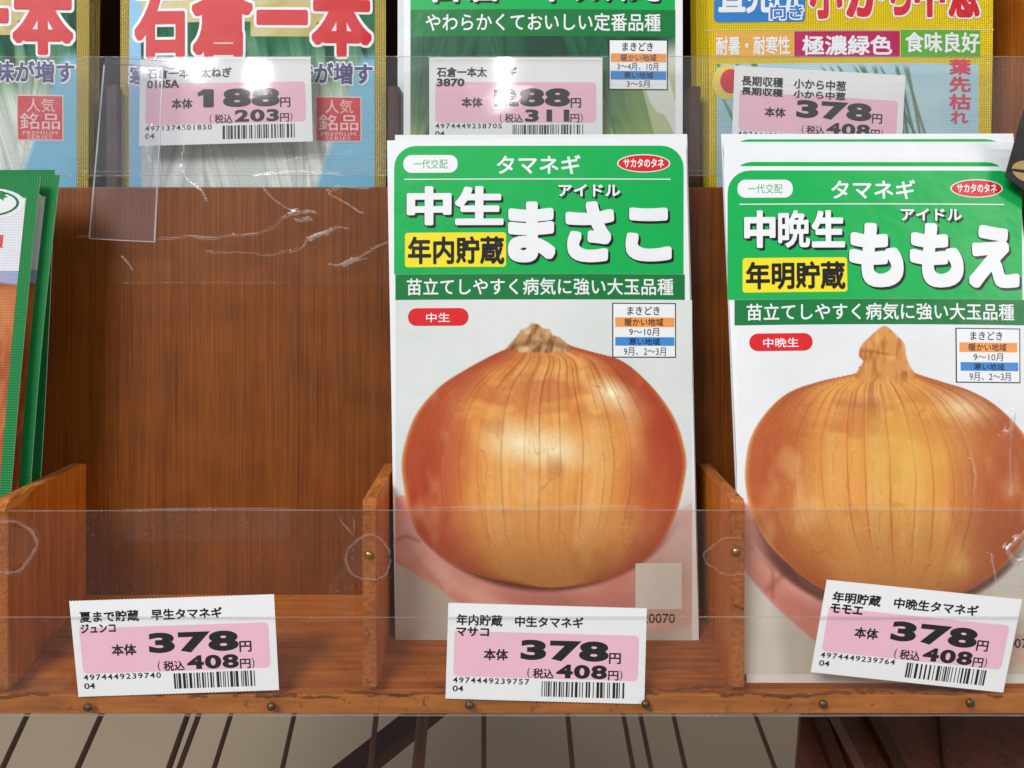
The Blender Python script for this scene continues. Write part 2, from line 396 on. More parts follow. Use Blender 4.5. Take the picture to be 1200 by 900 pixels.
def inside(X, Y, poly, soft=1.0):
    """soft polygon mask"""
    P = np.array(poly, float); ins = np.zeros(X.shape, bool); d = np.full(X.shape, 1e9)
    for (ax, ay), (bx, by) in zip(P, np.roll(P, -1, 0)):
        cond = ((ay > Y) != (by > Y)); t = (Y - ay) / ((by - ay) or 1e-9)
        ins ^= cond & (X < ax + t * (bx - ax))
        ex, ey = bx - ax, by - ay; k = np.clip(((X - ax) * ex + (Y - ay) * ey) / (ex * ex + ey * ey + 1e-9), 0, 1)
        d = np.minimum(d, np.hypot(X - ax - k * ex, Y - ay - k * ey))
    return np.clip(0.5 + np.where(ins, d, -d) / (2 * soft), 0, 1)
def spline(pts, n=6):
    P = np.array(pts, float); out = []
    m = len(P)
    for i in range(m):
        p0, p1, p2, p3 = P[i - 1], P[i], P[(i + 1) % m], P[(i + 2) % m]
        for t in np.linspace(0, 1, n, endpoint=False):
            out.append(0.5 * ((2 * p1) + (-p0 + p2) * t + (2 * p0 - 5 * p1 + 4 * p2 - p3) * t * t + (-p0 + 3 * p1 - 3 * p2 + p3) * t ** 3))
    return out

# ------------------------------------------------------------------ the printed onion pictures
ON1_L = [(403, 598), (407, 600), (416, 580), (432, 550), (453, 517), (483, 490), (513, 477), (543, 471), (573, 474), (600, 480), (627, 491), (647, 511), (664, 537), (675, 567), (682, 600), (687, 628), (688.5, 648)]
ON1_R = [(403, 662), (407, 672), (413, 693), (423, 727), (443, 753), (470, 777), (497, 793), (527, 802), (547, 804), (573, 800), (600, 793), (627, 781), (647, 766), (664, 745), (675, 723), (682, 699), (687, 668), (688.5, 648)]
def dens(pts):
    P = np.array(pts, float); P = np.vstack([2 * P[0] - P[1], P, 2 * P[-1] - P[-2]]); o = []
    for i in range(1, len(P) - 2):
        p0, p1, p2, p3 = P[i - 1:i + 3]
        for t in np.linspace(0, 1, 8, endpoint=False): o.append(0.5 * (2 * p1 + (p2 - p0) * t + (2 * p0 - 5 * p1 + 4 * p2 - p3) * t * t + (3 * p1 - p0 - 3 * p2 + p3) * t ** 3))
    o.append(P[-2]); o = np.array(o); o[:, 0] = np.maximum.accumulate(o[:, 0] + np.arange(len(o)) * 1e-6); return o.T
def onion_paint(A, X, Y, Lp, Rp, axis, ytop, ybot, seed, base, mid, red, hl, veins, patch):
    ly, lx = dens(Lp); ry, rx = dens(Rp)
    xl = np.interp(Y, ly, lx); xr = np.interp(Y, ry, rx)
    band = (Y > ly[0]) & (Y < min(ly[-1], ry[-1]))
    dl, dr = X - xl, xr - X; d = np.minimum(dl, dr)
    mask = np.clip(0.5 + np.minimum(d, np.minimum(Y - ly[0], min(ly[-1], ry[-1]) - Y)) / 2.0, 0, 1) * band
    s = np.clip((2 * X - xl - xr) / np.maximum(xr - xl, 1), -1, 1)
    lon = np.arcsin(s * 0.985)                        # longitude of the skin under this pixel
    t = np.clip((Y - ytop) / (ybot - ytop), 0, 1)
    C = np.ones(X.shape + (3,)) * np.asarray(base, float)
    st = fbm(lon * 100 + fbm(X, Y, 60, 60, seed + 40) * 8, t * 100, 9, 160, seed, 3)       # long streaks
    st2 = fbm(lon * 100, t * 100, 2.6, 60, seed + 9, 2)
    C = mixc(C, mid, sm(0.35, 0.75, st) * 0.75 * (1 - .7 * sm(.66, .88, t)))
    C = mixc(C, (206, 142, 78), sm(.68, .92, t) * .6)
    # red-brown flanks, drier top cap
    fl = sm(0.45, 0.98, np.abs(s) + (fbm(X, Y, 70, 90, seed + 20) - 0.5) * 0.35) * (1 - sm(0.80, 1.0, t) * 0.3)
    C = mixc(C, red, fl * 0.85)
    C = mixc(C, red, sm(0.16, 0.05, np.abs(t - 0.16 - 0.05 * (1 - s * s))) * 0.35 * sm(0.3, 0.6, fbm(X, Y, 40, 20, seed + 21)))
    for (px, py, rx_, ry_, ang, k) in patch: C = mixc(C, red, np.clip(1.25 - ell(X, Y, px, py, rx_, ry_, ang), 0, 1) * k)
    C *= (1 + (0.09 * st2 - .045) * (1 - .8 * sm(.6, .85, t)))[..., None]
    C = mixc(C, (232, 170, 96), sm(6.0, 1.0, d) * 0.5 * sm(0.1, .3, t) * sm(1.0, 0.6, t))           # thin bright rim
    for (px, py, rx_, ry_, ang, k) in hl:
        e = np.clip(1 - ell(X, Y, px, py, rx_, ry_, ang), 0, 1) ** 1.3
        C = mixc(C, (252, 232, 186), e * k * (0.8 + 0.8 * fbm(lon * 100, t * 100, 3.0, 30, seed + 5, 2)).clip(0, 1.1))
    for (l0, k) in veins:                              # fine dark veins running pole to pole
        wob = (fbm(t * 100 + l0 * 71, t * 0 + l0 * 31, 55, 9, seed + 3, 3) - 0.5) * 0.085
        dx = np.abs(lon - l0 - wob * (0.3 + t)) * (xr - xl) / 2 * np.maximum(np.cos(lon), .15)
        C = mixc(C, (140, 64, 30), sm(1.35, 0.2, dx) * k * 0.62 * (0.35 + fbm(t * 100, lon * 40, 12, 30, seed + 8, 2)) * sm(0.02, 0.12, t) * sm(0.93, 0.62, t))
    for q_, (sx_, sy_) in enumerate(((15, 34), (7, 20))):                 # hair-fine cracks and mottling of the dry skin
        h_ = fbm(lon * 100, t * 100, sx_, sy_, seed + 60 + q_, 2); C = mixc(C, (156, 84, 44), sm(0.012, 0.002, np.abs(h_ - .5)) * (0.32 - .12 * q_) * sm(.45, .6, fbm(X, Y, 45, 45, seed + 66 + q_)))
    C = mixc(C, (170, 92, 50), sm(.62, .85, fbm(X, Y, 26, 50, seed + 70)) * .30); C = mixc(C, (246, 200, 140), sm(.60, .85, fbm(X, Y, 34, 60, seed + 72)) * .35)
    C *= (0.975 + .05 * vnoise(X, Y, 2.2, 2.2, seed + 80))[..., None]
    fan = sm(0.55, 0.9, fbm(lon * 100, t * 100, 1.6, 200, seed + 15, 1)) * sm(0.30, 0.05, t)
    C = mixc(C, (140, 66, 28), fan * 0.45)
    C *= (1 - 0.10 * sm(0.80, 1.0, t))[..., None]
    A[:] = A * (1 - mask[..., None]) + C * mask[..., None]
    return mask

def skin_hand(A, X, Y, poly, seed, folds, fade=None):
    m = inside(X, Y, spline(poly), 1.5)
    if fade: m = m * (1 - .55 * sm(fade[0], fade[1], X)) * (1 - .5 * sm(fade[2], fade[3], Y))
    C = np.ones(X.shape + (3,)) * np.array((236, 160, 146.))
    n = fbm(X, Y, 60, 60, seed); C = mixc(C, (214, 134, 122), sm(0.35, 0.75, n) * 0.7)
    C = mixc(C, (240, 198, 182), sm(0.5, 0.8, fbm(X, Y, 40, 30, seed + 4)) * 0.5)
    for (pl, w, k, c) in folds:
        d = np.full(X.shape, 1e9)
        for (ax, ay), (bx, by) in zip(pl[:-1], pl[1:]):
            ex, ey = bx - ax, by - ay; q = np.clip(((X - ax) * ex + (Y - ay) * ey) / (ex * ex + ey * ey), 0, 1)
            d = np.minimum(d, np.hypot(X - ax - q * ex, Y - ay - q * ey))
        C = mixc(C, c, np.exp(-(d / w) ** 2) * k)
    A[:] = A * (1 - m[..., None]) + C * m[..., None]

def paint_centre(X, Y):
    A = np.ones(X.shape + (3,)) * np.array((226, 229, 226.))
    A = mixc(A, (212, 218, 212), sm(0.3, 0.8, fbm(X, Y, 120, 150, 3)) * 0.6)
    A = mixc(A, (206, 198, 186), sm(560, 760, Y) * 0.75)
    A = mixc(A, (186, 178, 164), inside(X, Y, [(478, 640), (500, 600), (810, 600), (806, 735), (790, 748), (520, 752), (486, 740)], 6) * 0.45)
    skin_hand(A, X, Y, [(460, 588), (490, 588), (522, 640), (640, 680), (790, 600), (814, 596), (816, 660), (812, 730), (740, 744), (640, 746), (590, 736), (552, 714), (516, 692), (490, 674), (458, 650)], 5,
              [([(469, 632), (486, 652), (500, 668), (520, 690)], 2.6, 0.22, (140, 96, 84)), ([(466, 640), (500, 628), (530, 655), (560, 690)], 12, 0.5, (232, 176, 164)), ([(600, 700), (720, 712), (800, 680)], 16, 0.55, (190, 126, 112)),
               ([(560, 712), (640, 730), (760, 728)], 8, 0.5, (236, 190, 176)), ([(470, 606), (482, 626), (488, 642)], 7, .6, (244, 190, 182)), ([(500, 660), (540, 690), (590, 712)], 9, .55, (246, 200, 186)), ([(462, 634), (476, 628), (492, 634)], 2.2, .5, (164, 98, 90)), ([(478, 650), (500, 644), (520, 668)], 10, .5, (248, 200, 190))], (720, 800, 725, 750))
    # contact shade printed in the picture between palm and bulb
    ly, lx = np.array(ON1_L).T; ry, rx = np.array(ON1_R).T
    sh = ell(X, Y, 640, 556, 169, 133.5)
    A = mixc(A, (84, 40, 34), sm(1.05, 0.99, sh) * sm(600, 670, Y) * 0.8)
    onion_paint(A, X, Y, ON1_L, ON1_R, 637, 403, 690, 21, (230, 156, 80), (240, 182, 110), (172, 66, 40),
                [(612, 520, 62, 34, 0.1, 1.0), (652, 528, 56, 32, 0.1, 0.9), (716, 461, 34, 22, 0.45, 1.15), (735, 478, 40, 26, 0.5, 0.4), (640, 640, 150, 60, 0, 0.0)],
                [(-0.78, .55), (-0.62, .4), (-0.47, .3), (-0.30, .75), (-0.14, .5), (-0.02, .9), (0.12, .75), (0.27, .85), (0.42, .4), (0.50, .55), (0.66, .45), (-0.93, .3), (0.85, .3)],
                [(505, 545, 42, 70, 0.2, 0.75), (500, 590, 26, 40, 0, 0.45), (780, 510, 26, 60, -0.2, 0.85), (765, 570, 38, 50, 0, 0.45), (560, 420, 110, 16, -0.05, 0.45)])
    # dry neck of the bulb
    nk = inside(X, Y, [(594, 410), (600, 402), (606, 396), (611, 388), (619, 385), (624, 380), (632, 381), (637, 386), (645, 387), (648, 394), (656, 396), (664, 403), (674, 410), (660, 414), (612, 414)], 0.9)
    C = np.ones(X.shape + (3,)) * np.array((196, 150, 100.)); C = mixc(C, (122, 74, 40), sm(0.45, 0.75, fbm(X * 1.0 + Y * .3, Y, 5, 16, 31)) * 0.85)
    C = mixc(C, (226, 194, 150), sm(0.55, 0.8, fbm(X, Y, 6, 10, 35)) * 0.8); C = mixc(C, (96, 56, 30), sm(6, 0, np.abs(Y - 402 - 0.006 * (X - 632) ** 2)) * 0.35)
    A[:] = A * (1 - nk[..., None]) + C * nk[..., None]
    return A

ON2_L = [(430, 1003), (438, 1000), (447, 960), (460, 923), (483, 897), (513, 879), (547, 873), (573, 874), (600, 880), (633, 897), (667, 930), (690, 962), (706, 1000), (716, 1050)]
ON2_R = [(430, 1062), (437, 1066), (448, 1100), (458, 1133), (477, 1167), (510, 1200), (545, 1216), (575, 1218), (610, 1210), (645, 1190), (675, 1160), (700, 1115), (714, 1075), (716, 1050)]
def paint_right(X, Y):
    A = np.ones(X.shape + (3,)) * np.array((236, 236, 238.))
    A = mixc(A, (222, 222, 220), sm(0.3, 0.8, fbm(X, Y, 120, 150, 8)) * 0.5)
    A = mixc(A, (226, 220, 208), sm(600, 790, Y) * 0.7)
    A = mixc(A, (190, 186, 170), inside(X, Y, [(905, 700), (940, 690), (1240, 690), (1240, 800), (925, 800)], 8) * 0.35)
    skin_hand(A, X, Y, [(862, 592), (890, 600), (918, 640), (940, 684), (1000, 720), (1100, 740), (1220, 690), (1230, 760), (1100, 800), (1000, 780), (930, 730), (890, 690), (868, 655)], 9,
              [([(884, 612), (905, 650), (925, 668), (960, 700)], 5, 0.7, (120, 62, 58)), ([(880, 640), (905, 668), (905, 700)], 2.5, .5, (168, 100, 92)), ([(918, 672), (900, 690)], 4, 0.5, (160, 96, 88)), ([(875, 620), (892, 655)], 9, 0.6, (240, 178, 168)), ([(925, 680), (960, 706)], 9, .6, (244, 190, 176)), ([(876, 606), (884, 628), (892, 646)], 7, .6, (246, 188, 180))], (1060, 1180, 780, 800))
    sh = ell(X, Y, 1045, 572, 173, 145)
    A = mixc(A, (90, 44, 38), sm(1.05, 0.995, sh) * sm(605, 680, Y) * 0.8)
    onion_paint(A, X, Y, ON2_L, ON2_R, 1040, 432, 716, 57, (230, 158, 80), (236, 180, 100), (180, 88, 48),
                [(1125, 478, 52, 26, 0.35, 0.75), (1052, 545, 44, 60, 0.0, 0.30), (1010, 470, 60, 20, -0.2, .15)],
                [(-0.72, .4), (-0.50, .35), (-0.33, .6), (-0.20, .7), (-0.02, .85), (0.14, .6), (0.26, .7), (0.40, .4), (0.55, .6), (0.72, .3), (-0.95, .3)],
                [(905, 545, 30, 62, 0.25, 0.8), (930, 520, 40, 60, 0.2, 0.3), (1165, 560, 60, 90, 0.1, 0.75), (1010, 474, 34, 8, 0.05, 0.55), (1180, 620, 60, 50, 0, .5)])
    yel = np.clip(1 - ell(X, Y, 1055, 530, 64, 90), 0, 1) * 0.65; A = mixc(A, (232, 176, 70), yel)
    nk = inside(X, Y, spline([(1000, 446), (1004, 432), (1008, 424), (1003, 418), (1006, 406), (1016, 396), (1028, 385), (1036, 384), (1046, 393), (1056, 404), (1058, 418), (1062, 430), (1070, 446), (1036, 452)], 3), 0.9)
    C = np.ones(X.shape + (3,)) * np.array((218, 150, 82.)); C = mixc(C, (168, 96, 44), sm(0.45, 0.75, fbm(X, Y, 6, 26, 61)) * 0.7)
    C = mixc(C, (232, 180, 116), sm(0.55, 0.8, fbm(X, Y, 8, 12, 65)) * 0.6)
    C = mixc(C, (140, 74, 34), sm(3, 0, np.abs(Y - 412 - 0.16 * (X - 1012))) * 0.4 * sm(1050, 1030, X))
    nk = nk * sm(452, 440, Y)
    A[:] = A * (1 - nk[..., None]) + C * nk[..., None]
    return A

def stalks(A, X, Y, x0, x1, ytop, dark, light, white, ywhite, seed, lean=0.05, n=9):
    """printed leeks: overlapping near-vertical stalks, dark leaf above, white shank below"""
    r = np.random.default_rng(seed)
    for k in range(n * 2):
        c = x0 + (x1 - x0) * r.random(); w = r.uniform(6, 13); ln = lean * r.uniform(-1.5, 1.5)
        xc = c + (Y - ytop) * ln; q = (X - xc) / w
        m = sm(1.05, 0.9, np.abs(q))
        t = sm(ywhite - 50, ywhite + 45, Y + 24 * (vnoise(X, Y, 25, 25, seed + k) - .5) + r.uniform(-18, 18))
        sh = 0.74 + 0.26 * np.sqrt(np.clip(1 - q * q, 0, 1))
        st = 0.9 + 0.2 * vnoise(q * 30, Y * 0.05, 5, 3, seed + k + 50)
        C = (np.asarray(dark, float) * (1 - t[..., None]) + np.asarray(light, float) * t[..., None])
        C = mixc(C, white, sm(ywhite, ywhite + 55, Y)); C = C * (sh * st)[..., None]
        A[:] = A * (1 - m[..., None]) + C * m[..., None]
    return A
def paint_leek_a(x0, x1):
    def f(X, Y):
        A = np.ones(X.shape + (3,)) * np.array((30, 84, 64.))
        A = mixc(A, (24, 62, 50), sm(.4, .7, fbm(X, Y, 20, 60, 5)))
        A = mixc(A, (222, 228, 222), sm(80, 125, Y) * 0.95)
        stalks(A, X, Y, x0, x1, 0, (40, 112, 76), (168, 200, 164), (234, 238, 232), 84, int(x0) % 91 + 3, 0.22, 11)
        blue = sm(x1 - 62 + 20, x1 - 34, X + (Y - 60) * 0.35 - 26) * sm(58, 76, Y)
        return mixc(A, (128, 192, 224), blue)
    return f
def paint_leek_b(X, Y):
    A = np.ones(X.shape + (3,)) * np.array((34, 70, 52.))
    A = mixc(A, (214, 216, 206), sm(700, 745, X + (Y - 45) * .5) * sm(60, 100, Y + (X - 700) * .3))
    stalks(A, X, Y, 478, 742, 40, (44, 96, 70), (92, 130, 84), (176, 190, 110), 130, 77, 0.30, 13)
    A = mixc(A, (150, 168, 92), sm(660, 760, X) * sm(60, 110, Y) * 0.55 * (vnoise(X - Y * .35, Y, 14, 90, 4) > .45))
    return A
def paint_leek_c(X, Y):
    A = np.ones(X.shape + (3,)) * np.array((176, 212, 226.))
    A = mixc(A, (200, 224, 232), sm(.4, .7, fbm(X, Y, 60, 60, 15)) * .6)
    for k in range(26):
        r = np.random.default_rng(200 + k); xc = 820 + r.random() * 70 + (Y - 80) * r.uniform(0.2, 0.9); m = sm(2.6, 1.4, np.abs(X - xc)) * sm(75 + r.random() * 60, 110 + r.random() * 60, Y)
        A = mixc(A, (44 + r.random() * 60, 110 + r.random() * 40, 78), m)
        xc = 1095 - r.random() * 60 - (190 - Y) * r.uniform(0.1, 0.9); m = sm(2.2, 1.2, np.abs(X - xc)) * sm(82, 92, Y) * .8
        A = mixc(A, (52 + r.random() * 60, 124, 84), m * (r.random() > .4))
    return A

# ------------------------------------------------------------------ the rack
u = PX
SP = 431.5                                                     # divider pitch in px at w = 0
def divx(k): return (433 + (k - 1) * SP - 600) * u             # centre of divider k (0,1,2,3)
XL, XR = -310, 330
floor_y = lambda w: (-365 + 73 * w / 49) * u
rack = thing('seed_rack', 'stepped orange-brown wooden display rack with clear plastic fronts holding the seed packets', 'display rack', (0, -388 * u, 0))
# floor board of the near tray
bevel_prism('tray_floor', [(-376 * u, 6.05), (floor_y(6.05), 6.05), (floor_y(48.9), 48.9), (floor_y(48.9) - 3, 48.9)], XL, XR, 0, M_BOARD, rack, 0.15)
bevel_box('front_rail', (XL, -386.5 * u, 0), (XR, -364.0 * u, 6), M_RAIL, rack, 0.5)
bevel_box('back_panel', (XL, -300 * u, 49), (XR, (450 - 219) * (D + 49) / F, 52.5), M_VENEER, rack, 0.5)
# dividers: slanting worn tops
vf, vb = -137 * u, -111.5 * u
for k in range(4):
    x = divx(k); hw = 2.35
    poly = [(floor_y(0.05) + .0, 0.05), (vf - 1, 0.05), (vf + 0.6, 1.2), (vb + .6, 46.5), (vb, 48.8), (floor_y(48.8) + .05, 48.8), (floor_y(6.1) + .05, 6.1), (floor_y(6.1) + .05, .05)][1:]
    bevel_prism('divider', poly, x - hw, x + hw, 0, M_SIDE, rack, 0.28, mats=[M_SIDE, M_EDGE], pick=lambda n: 1 if abs(n[0]) < 0.6 else 0)
# chipped patch of bare wood on the near corner of the left divider
S_ch = None
def rib(name, pts, wd, w_, mat, parent, seed=1, closed=False):
    """an irregular flat band that follows a line of photo points at depth w_"""
    r = np.random.default_rng(seed); P = np.array(pts, float); n = len(P)
    a, b = [], []
    for i in range(n):
        t = P[(i + 1) % n] - P[i - 1] if closed or 0 < i < n - 1 else (P[1] - P[0] if i == 0 else P[-1] - P[-2])
        t = t / (np.linalg.norm(t) + 1e-9); nn = np.array([-t[1], t[0]]); h = wd * r.uniform(.35, 1.0) / 2
        if not closed and i in (0, n - 1): h *= .2
        a.append(U(*(P[i] + nn * h), w_)); b.append(U(*(P[i] - nn * h), w_))
    V = a + b; Fc = [(i, (i + 1) % n, n + (i + 1) % n, n + i) for i in range(n if closed else n - 1)]
    return mesh_obj(name, V, Fc, mat, parent)
def sheet_box(name, x0, x1, y0, y1, w0, th, mat, emat, parent, wav=0.0, seed=0):
    """flat plastic sheet with real thickness and visible cut edges; slightly wavy"""
    nu, nv = 60, 8; r = np.random.default_rng(seed)
    a = r.uniform(-1, 1, 6)
    def bend(q, p): return wav * (a[0] * np.sin(q * 9 + a[1] * 3) + a[2] * np.sin(q * 23 + a[3] * 3) * .4) * (1 - p * .8)
    S = Sheet([(x0, y0, w0), (x1, y0, w0), (x1, y1, w0), (x0, y1, w0)], bend, th)
    sheet_body(name, S, mat, parent, nu, nv, mats=[mat, emat]); return S
sheet_box('front_plastic', -420, 1640, 598, 839, -0.75, 0.55, M_SHEET, M_EDGEP, rack, 0.12, 1)
sheet_box('ticket_pocket_plastic', -420, 1640, 723.5, 838, -2.0, 0.4, M_SHEET2, M_EDGEP, rack, 0.08, 2)
sheet_box('rear_plastic', -300, 1500, 66, 206, 47.5, 0.6, M_SHEETR, M_EDGEP, rack, 0.2, 3)
M_CUT = clear('frosted_cut_edge', (0.85, 0.84, 0.82), 0.16, 0.25, 0.3, 1.0, (0.72, 0.68, 0.60), 0.3, 400)
for (y, w_, h, m_) in [(598.3, -1.32, 1.7, M_CUT), (723.6, -2.42, 1.6, M_CUT), (838.3, -2.42, 1.6, M_CUT), (66.5, 46.88, 1.2, M_CUT), (205, 46.88, 1.4, M_CUT), (200.5, 46.88, .8, M_CUT)]:
    x0_, x1_ = -300, 1500
    xs_ = np.linspace(x0_, x1_, 90); jit = np.cumsum(rng.normal(0, .10, 90)); jit -= np.linspace(0, jit[-1], 90); hh = h * rng.uniform(.6, 1.15, 90)
    V = [U(x_, y + j_ - h_ / 2, w_) for x_, j_, h_ in zip(xs_, jit, hh)] + [U(x_, y + j_ + h_ / 2, w_) for x_, j_, h_ in zip(xs_, jit, hh)]
    mesh_obj('cut_edge', V, [(i, i + 1, 91 + i, 90 + i) for i in range(89)], m_, rack)
def dome(name, px, py, w0, r, mat, parent):
    V = []; Fc = []; c = U(px, py, w0); n = 14; rr = np.random.default_rng(int(px))
    prof = [(1.0, 0), (1.0, .18), (.86, .48), (.6, .72), (.3, .86)]
    for (a, h) in prof:
        for i in range(n):
            t = 2 * math.pi * i / n; j = 1 + rr.uniform(-.03, .03)
            V.append((c[0] + r * a * j * math.cos(t), c[1] + r * a * j * math.sin(t), w0 - r * h * .9))
    V.append((c[0], c[1], w0 - r * .82)); k = len(prof)
    for j in range(k - 1):
        for i in range(n): Fc.append((j * n + i, j * n + (i + 1) % n, (j + 1) * n + (i + 1) % n, (j + 1) * n + i))
    for i in range(n): Fc.append(((k - 1) * n + i, (k - 1) * n + (i + 1) % n, len(V) - 1))
    Fc.append(tuple(range(n))[::-1])
    return mesh_obj(name, V, Fc, mat, parent, smooth=True)
for (x, y) in [(103, 829), (318, 828), (550, 826.5), (756.5, 825), (964.5, 825), (1136.5, 823.5)]: dome('tack', x, y, -2.02, 1.45, M_BRASS, rack)
for (x, y) in [(432, 650), (862, 646)]: dome('tack', x, y, -0.85, 1.3, M_BRASS2, rack)
def ring_pts(cx, cy, rx, ry, a0, a1, n, seed, amp=.07):
    r = np.random.default_rng(seed); out = []
    ph = r.uniform(0, 6, 4)
    for t in np.linspace(a0, a1, n):
        k = 1 + amp * (math.sin(3 * t + ph[0]) + .6 * math.sin(5 * t + ph[1]) + .3 * math.sin(11 * t + ph[2])); out.append((cx + rx * k * math.cos(t), cy + ry * k * math.sin(t)))
    return out
rib('glue_mark', ring_pts(432, 654, 26, 26, 0, 6.2, 50, 4, .04), 3.2, -0.90, M_GLUE, rack, 1)
rib('glue_mark', ring_pts(856, 652, 28, 22, 0.9, 5.2, 40, 5, .08), 2.6, -0.90, M_GLUE, rack, 2)
rib('glue_mark', ring_pts(6, 640, 36, 30, -2.2, 2.2, 40, 6, .05), 5, -0.90, M_GLUE, rack, 3)
rib('glue_mark', [(397, 602), (400, 612), (408, 620), (414, 628), (415, 612), (413, 603)], 2.5, -0.90, M_GLUE, rack, 4)
rib('glue_mark', [(1005, 612), (1002, 622), (1018, 618), (1030, 622), (1034, 626)], 3, -0.90, M_GLUE, rack, 5)
rib('glue_mark', [(735, 608), (728, 618), (748, 616)], 3, -0.90, M_GLUE, rack, 6)
M_SMEAR = clear('faint_glue_smear', (0.99, 0.985, 0.98), 0.012, 0.12, 0.35, .3, (0.78, 0.72, 0.66), 0.3, 300)
for k_, (cx_, cy_, rx_, ry_) in enumerate([(432, 654, 25, 25), (6, 640, 34, 28), (854, 652, 26, 20), (40, 800, 46, 14), (400, 700, 16, 30)]):
    rp = ring_pts(cx_, cy_, rx_, ry_, 0, 6.1, 30, 60 + k_, .10); mesh_obj('glue_smear', [U(a_, b_, -0.87) for a_, b_ in rp], [tuple(range(len(rp)))], M_SMEAR, rack)
rib('glue_mark', ring_pts(6, 640, 39, 33, -2.0, 1.8, 40, 16, .06), 6, -0.93, M_SMEAR, rack, 13)
rib('glue_mark', ring_pts(432, 654, 28, 27, 2, 5.6, 50, 14, .05), 5, -0.93, M_SMEAR, rack, 11)
M_GRIME = clear('dark_grime', (0.72, 0.66, 0.60), 0.16, 0.4, 0.5, 0.0, (0.05, 0.035, 0.025), 0.3, 300)
gr_ = np.random.default_rng(77)
for x0_ in np.arange(-40, 1240, 26):
    if gr_.random() < .25: continue
    n_ = 9; xs_ = x0_ + np.linspace(0, gr_.uniform(20, 60), n_); yy = 812 + gr_.uniform(-4, 5) + np.cumsum(gr_.normal(0, .9, n_)) - (xs_ / 1200) * 2
    rib('grime_line', list(zip(xs_, yy)), gr_.uniform(3, 7), -0.12, M_GRIME, rack, int(x0_) + 99)
# strip of old clear tape along the top of the front plastic
S_t = Sheet([(143, 596, -0.86), (340, 595, -0.86), (340, 631, -0.86), (146, 635, -0.86)], None, 0.06)
sheet_body('tape_strip', S_t, M_TAB, rack, 8, 2, mats=[clear('old_clear_tape', (0.99, .985, .98), 0.006, 0.04, 0.2, 0.25), M_EDGEP])
rib('tape_strip', [(145, 597), (200, 596.5), (260, 596), (339, 595.5)], 2.6, -0.94, M_GLUE, rack, 7)
rib('tape_strip', [(500, 595), (560, 594), (620, 595.5), (690, 593), (745, 594)], 3.4, -0.94, M_GLUE, rack, 8)
rib('tape_strip', [(930, 597), (1010, 594.5), (1080, 596), (1160, 596)], 3.0, -0.94, M_GLUE, rack, 9)
# chip on the left divider (bare yellow wood on its side face, seen at the upper edge)
xs = divx(0) + 2.35 + 0.05
def side_pt(px, py):                                             # point on the right face of divider 0
    w_ = xs * F / (px - 600) - D; return np.array([xs, (450 - py) * (D + w_) / F, w_])
chip = [(4, 600), (8, 590), (22, 582), (38, 568), (41, 572), (30, 585), (24, 592), (12, 596), (9, 604)]
cp = [side_pt(*p) for p in chip]
mesh_obj('chipped_corner', cp + [c + np.array([-.2, 0, 0]) for c in cp], [tuple(range(9)), tuple(range(9, 18))[::-1]] + [(i, (i + 1) % 9, 9 + (i + 1) % 9, 9 + i) for i in range(9)], M_CHIP, rack)
# rear tier: floor, dividers and dark back board
bevel_box('rear_tray_floor', (XL, 46, 52.6), (XR, 49, 118), M_BOARD, rack, 0.3)
bevel_box('rear_back_panel', (XL, 49.05, 114), (XR, 260, 117.5), M_DARKWOOD, rack, 0.3)
for px in (130, 461, 815): 
    x = (px - 600) * (D + 52) / F
    bevel_prism('divider', [(49.05, 52.7), (118, 52.7), (124, 113.9), (49.05, 113.9)], x - 2.2, x + 2.2, 0, M_DARKWOOD, rack, 0.28)
x = (1222 - 600) * (D + 52) / F
bevel_prism('divider', [(49.05, 52.7), (150, 52.7), (195, 113.9), (49.05, 113.9)], x - 2.4, x + 2.4, 0, M_SIDE, rack, 0.3)
x = (1290 - 600) * (D + 60) / F
bevel_prism('side_post', [(49.05, 56), (240, 56), (240, 100), (49.05, 100)], x - 12, x - 4, 0, M_BOARD, rack, 0.5)

# ------------------------------------------------------------------ below the tray: rods, brace, floor
gz = -0.42 + Z0
mesh_obj('floor', [(-6, -5, gz), (6, -5, gz), (6, 8, gz), (-6, 8, gz)], [(0, 1, 2, 3)], M_FLOOR, None, world=False)['kind'] = 'structure'
shelf = thing('wire_shelf', 'brown painted wire shelf of parallel rods under the wooden tray, over beige floor', 'wire shelf', (0, -180, 0))
def world_hit(px, py, z):
    c = W((0, 0, -D)); d = W(U(px, py, 0)) - c; t = (z - c[2]) / d[2]; return c + d * t
def rod(name, a, b, r, mat, parent, n=10):
    a, b = Vector(a.tolist()), Vector(b.tolist()); q = (b - a).to_track_quat('Z', 'Y'); V = []
    for e in (a, b):
        for i in range(n): V.append((e + q @ Vector((r * math.cos(6.2832 * i / n), r * math.sin(6.2832 * i / n), 0)))[:])
    Fc = [(i, (i + 1) % n, n + (i + 1) % n, n + i) for i in range(n)] + [tuple(range(n))[::-1], tuple(range(n, 2 * n))]
    return mesh_obj(name, V, Fc, mat, parent, world=False, smooth=False)
zr = Z0 - 0.20
for (xa, xb, wd, m) in [(28, 3, 6, M_ROD), (115, 91, 6.5, M_ROD), (217, 198, 7, M_ROD), (230, 210, 6.5, M_ROD2), (268, 251, 6, M_ROD), (343, 331, 6, M_ROD), (440, 434, 7, M_ROD2),
                    (495, 490, 15, M_ROD2), (567, 567, 6.5, M_ROD), (666, 671, 6.5, M_ROD), (732, 742, 6, M_ROD), (752, 763, 6, M_ROD), (791, 803, 6, M_ROD), (888, 908, 5.5, M_ROD)]:
    p, q = world_hit(xa, 846, zr), world_hit(xb, 900, zr)
    d = p - q; dist = np.linalg.norm(p - W((0, 0, -D)))
    rod('rod', q - d * 1.2, p + d * 2.0, wd / F * dist / 2 * 0.84, m, shelf)
bz = zr - 0.02
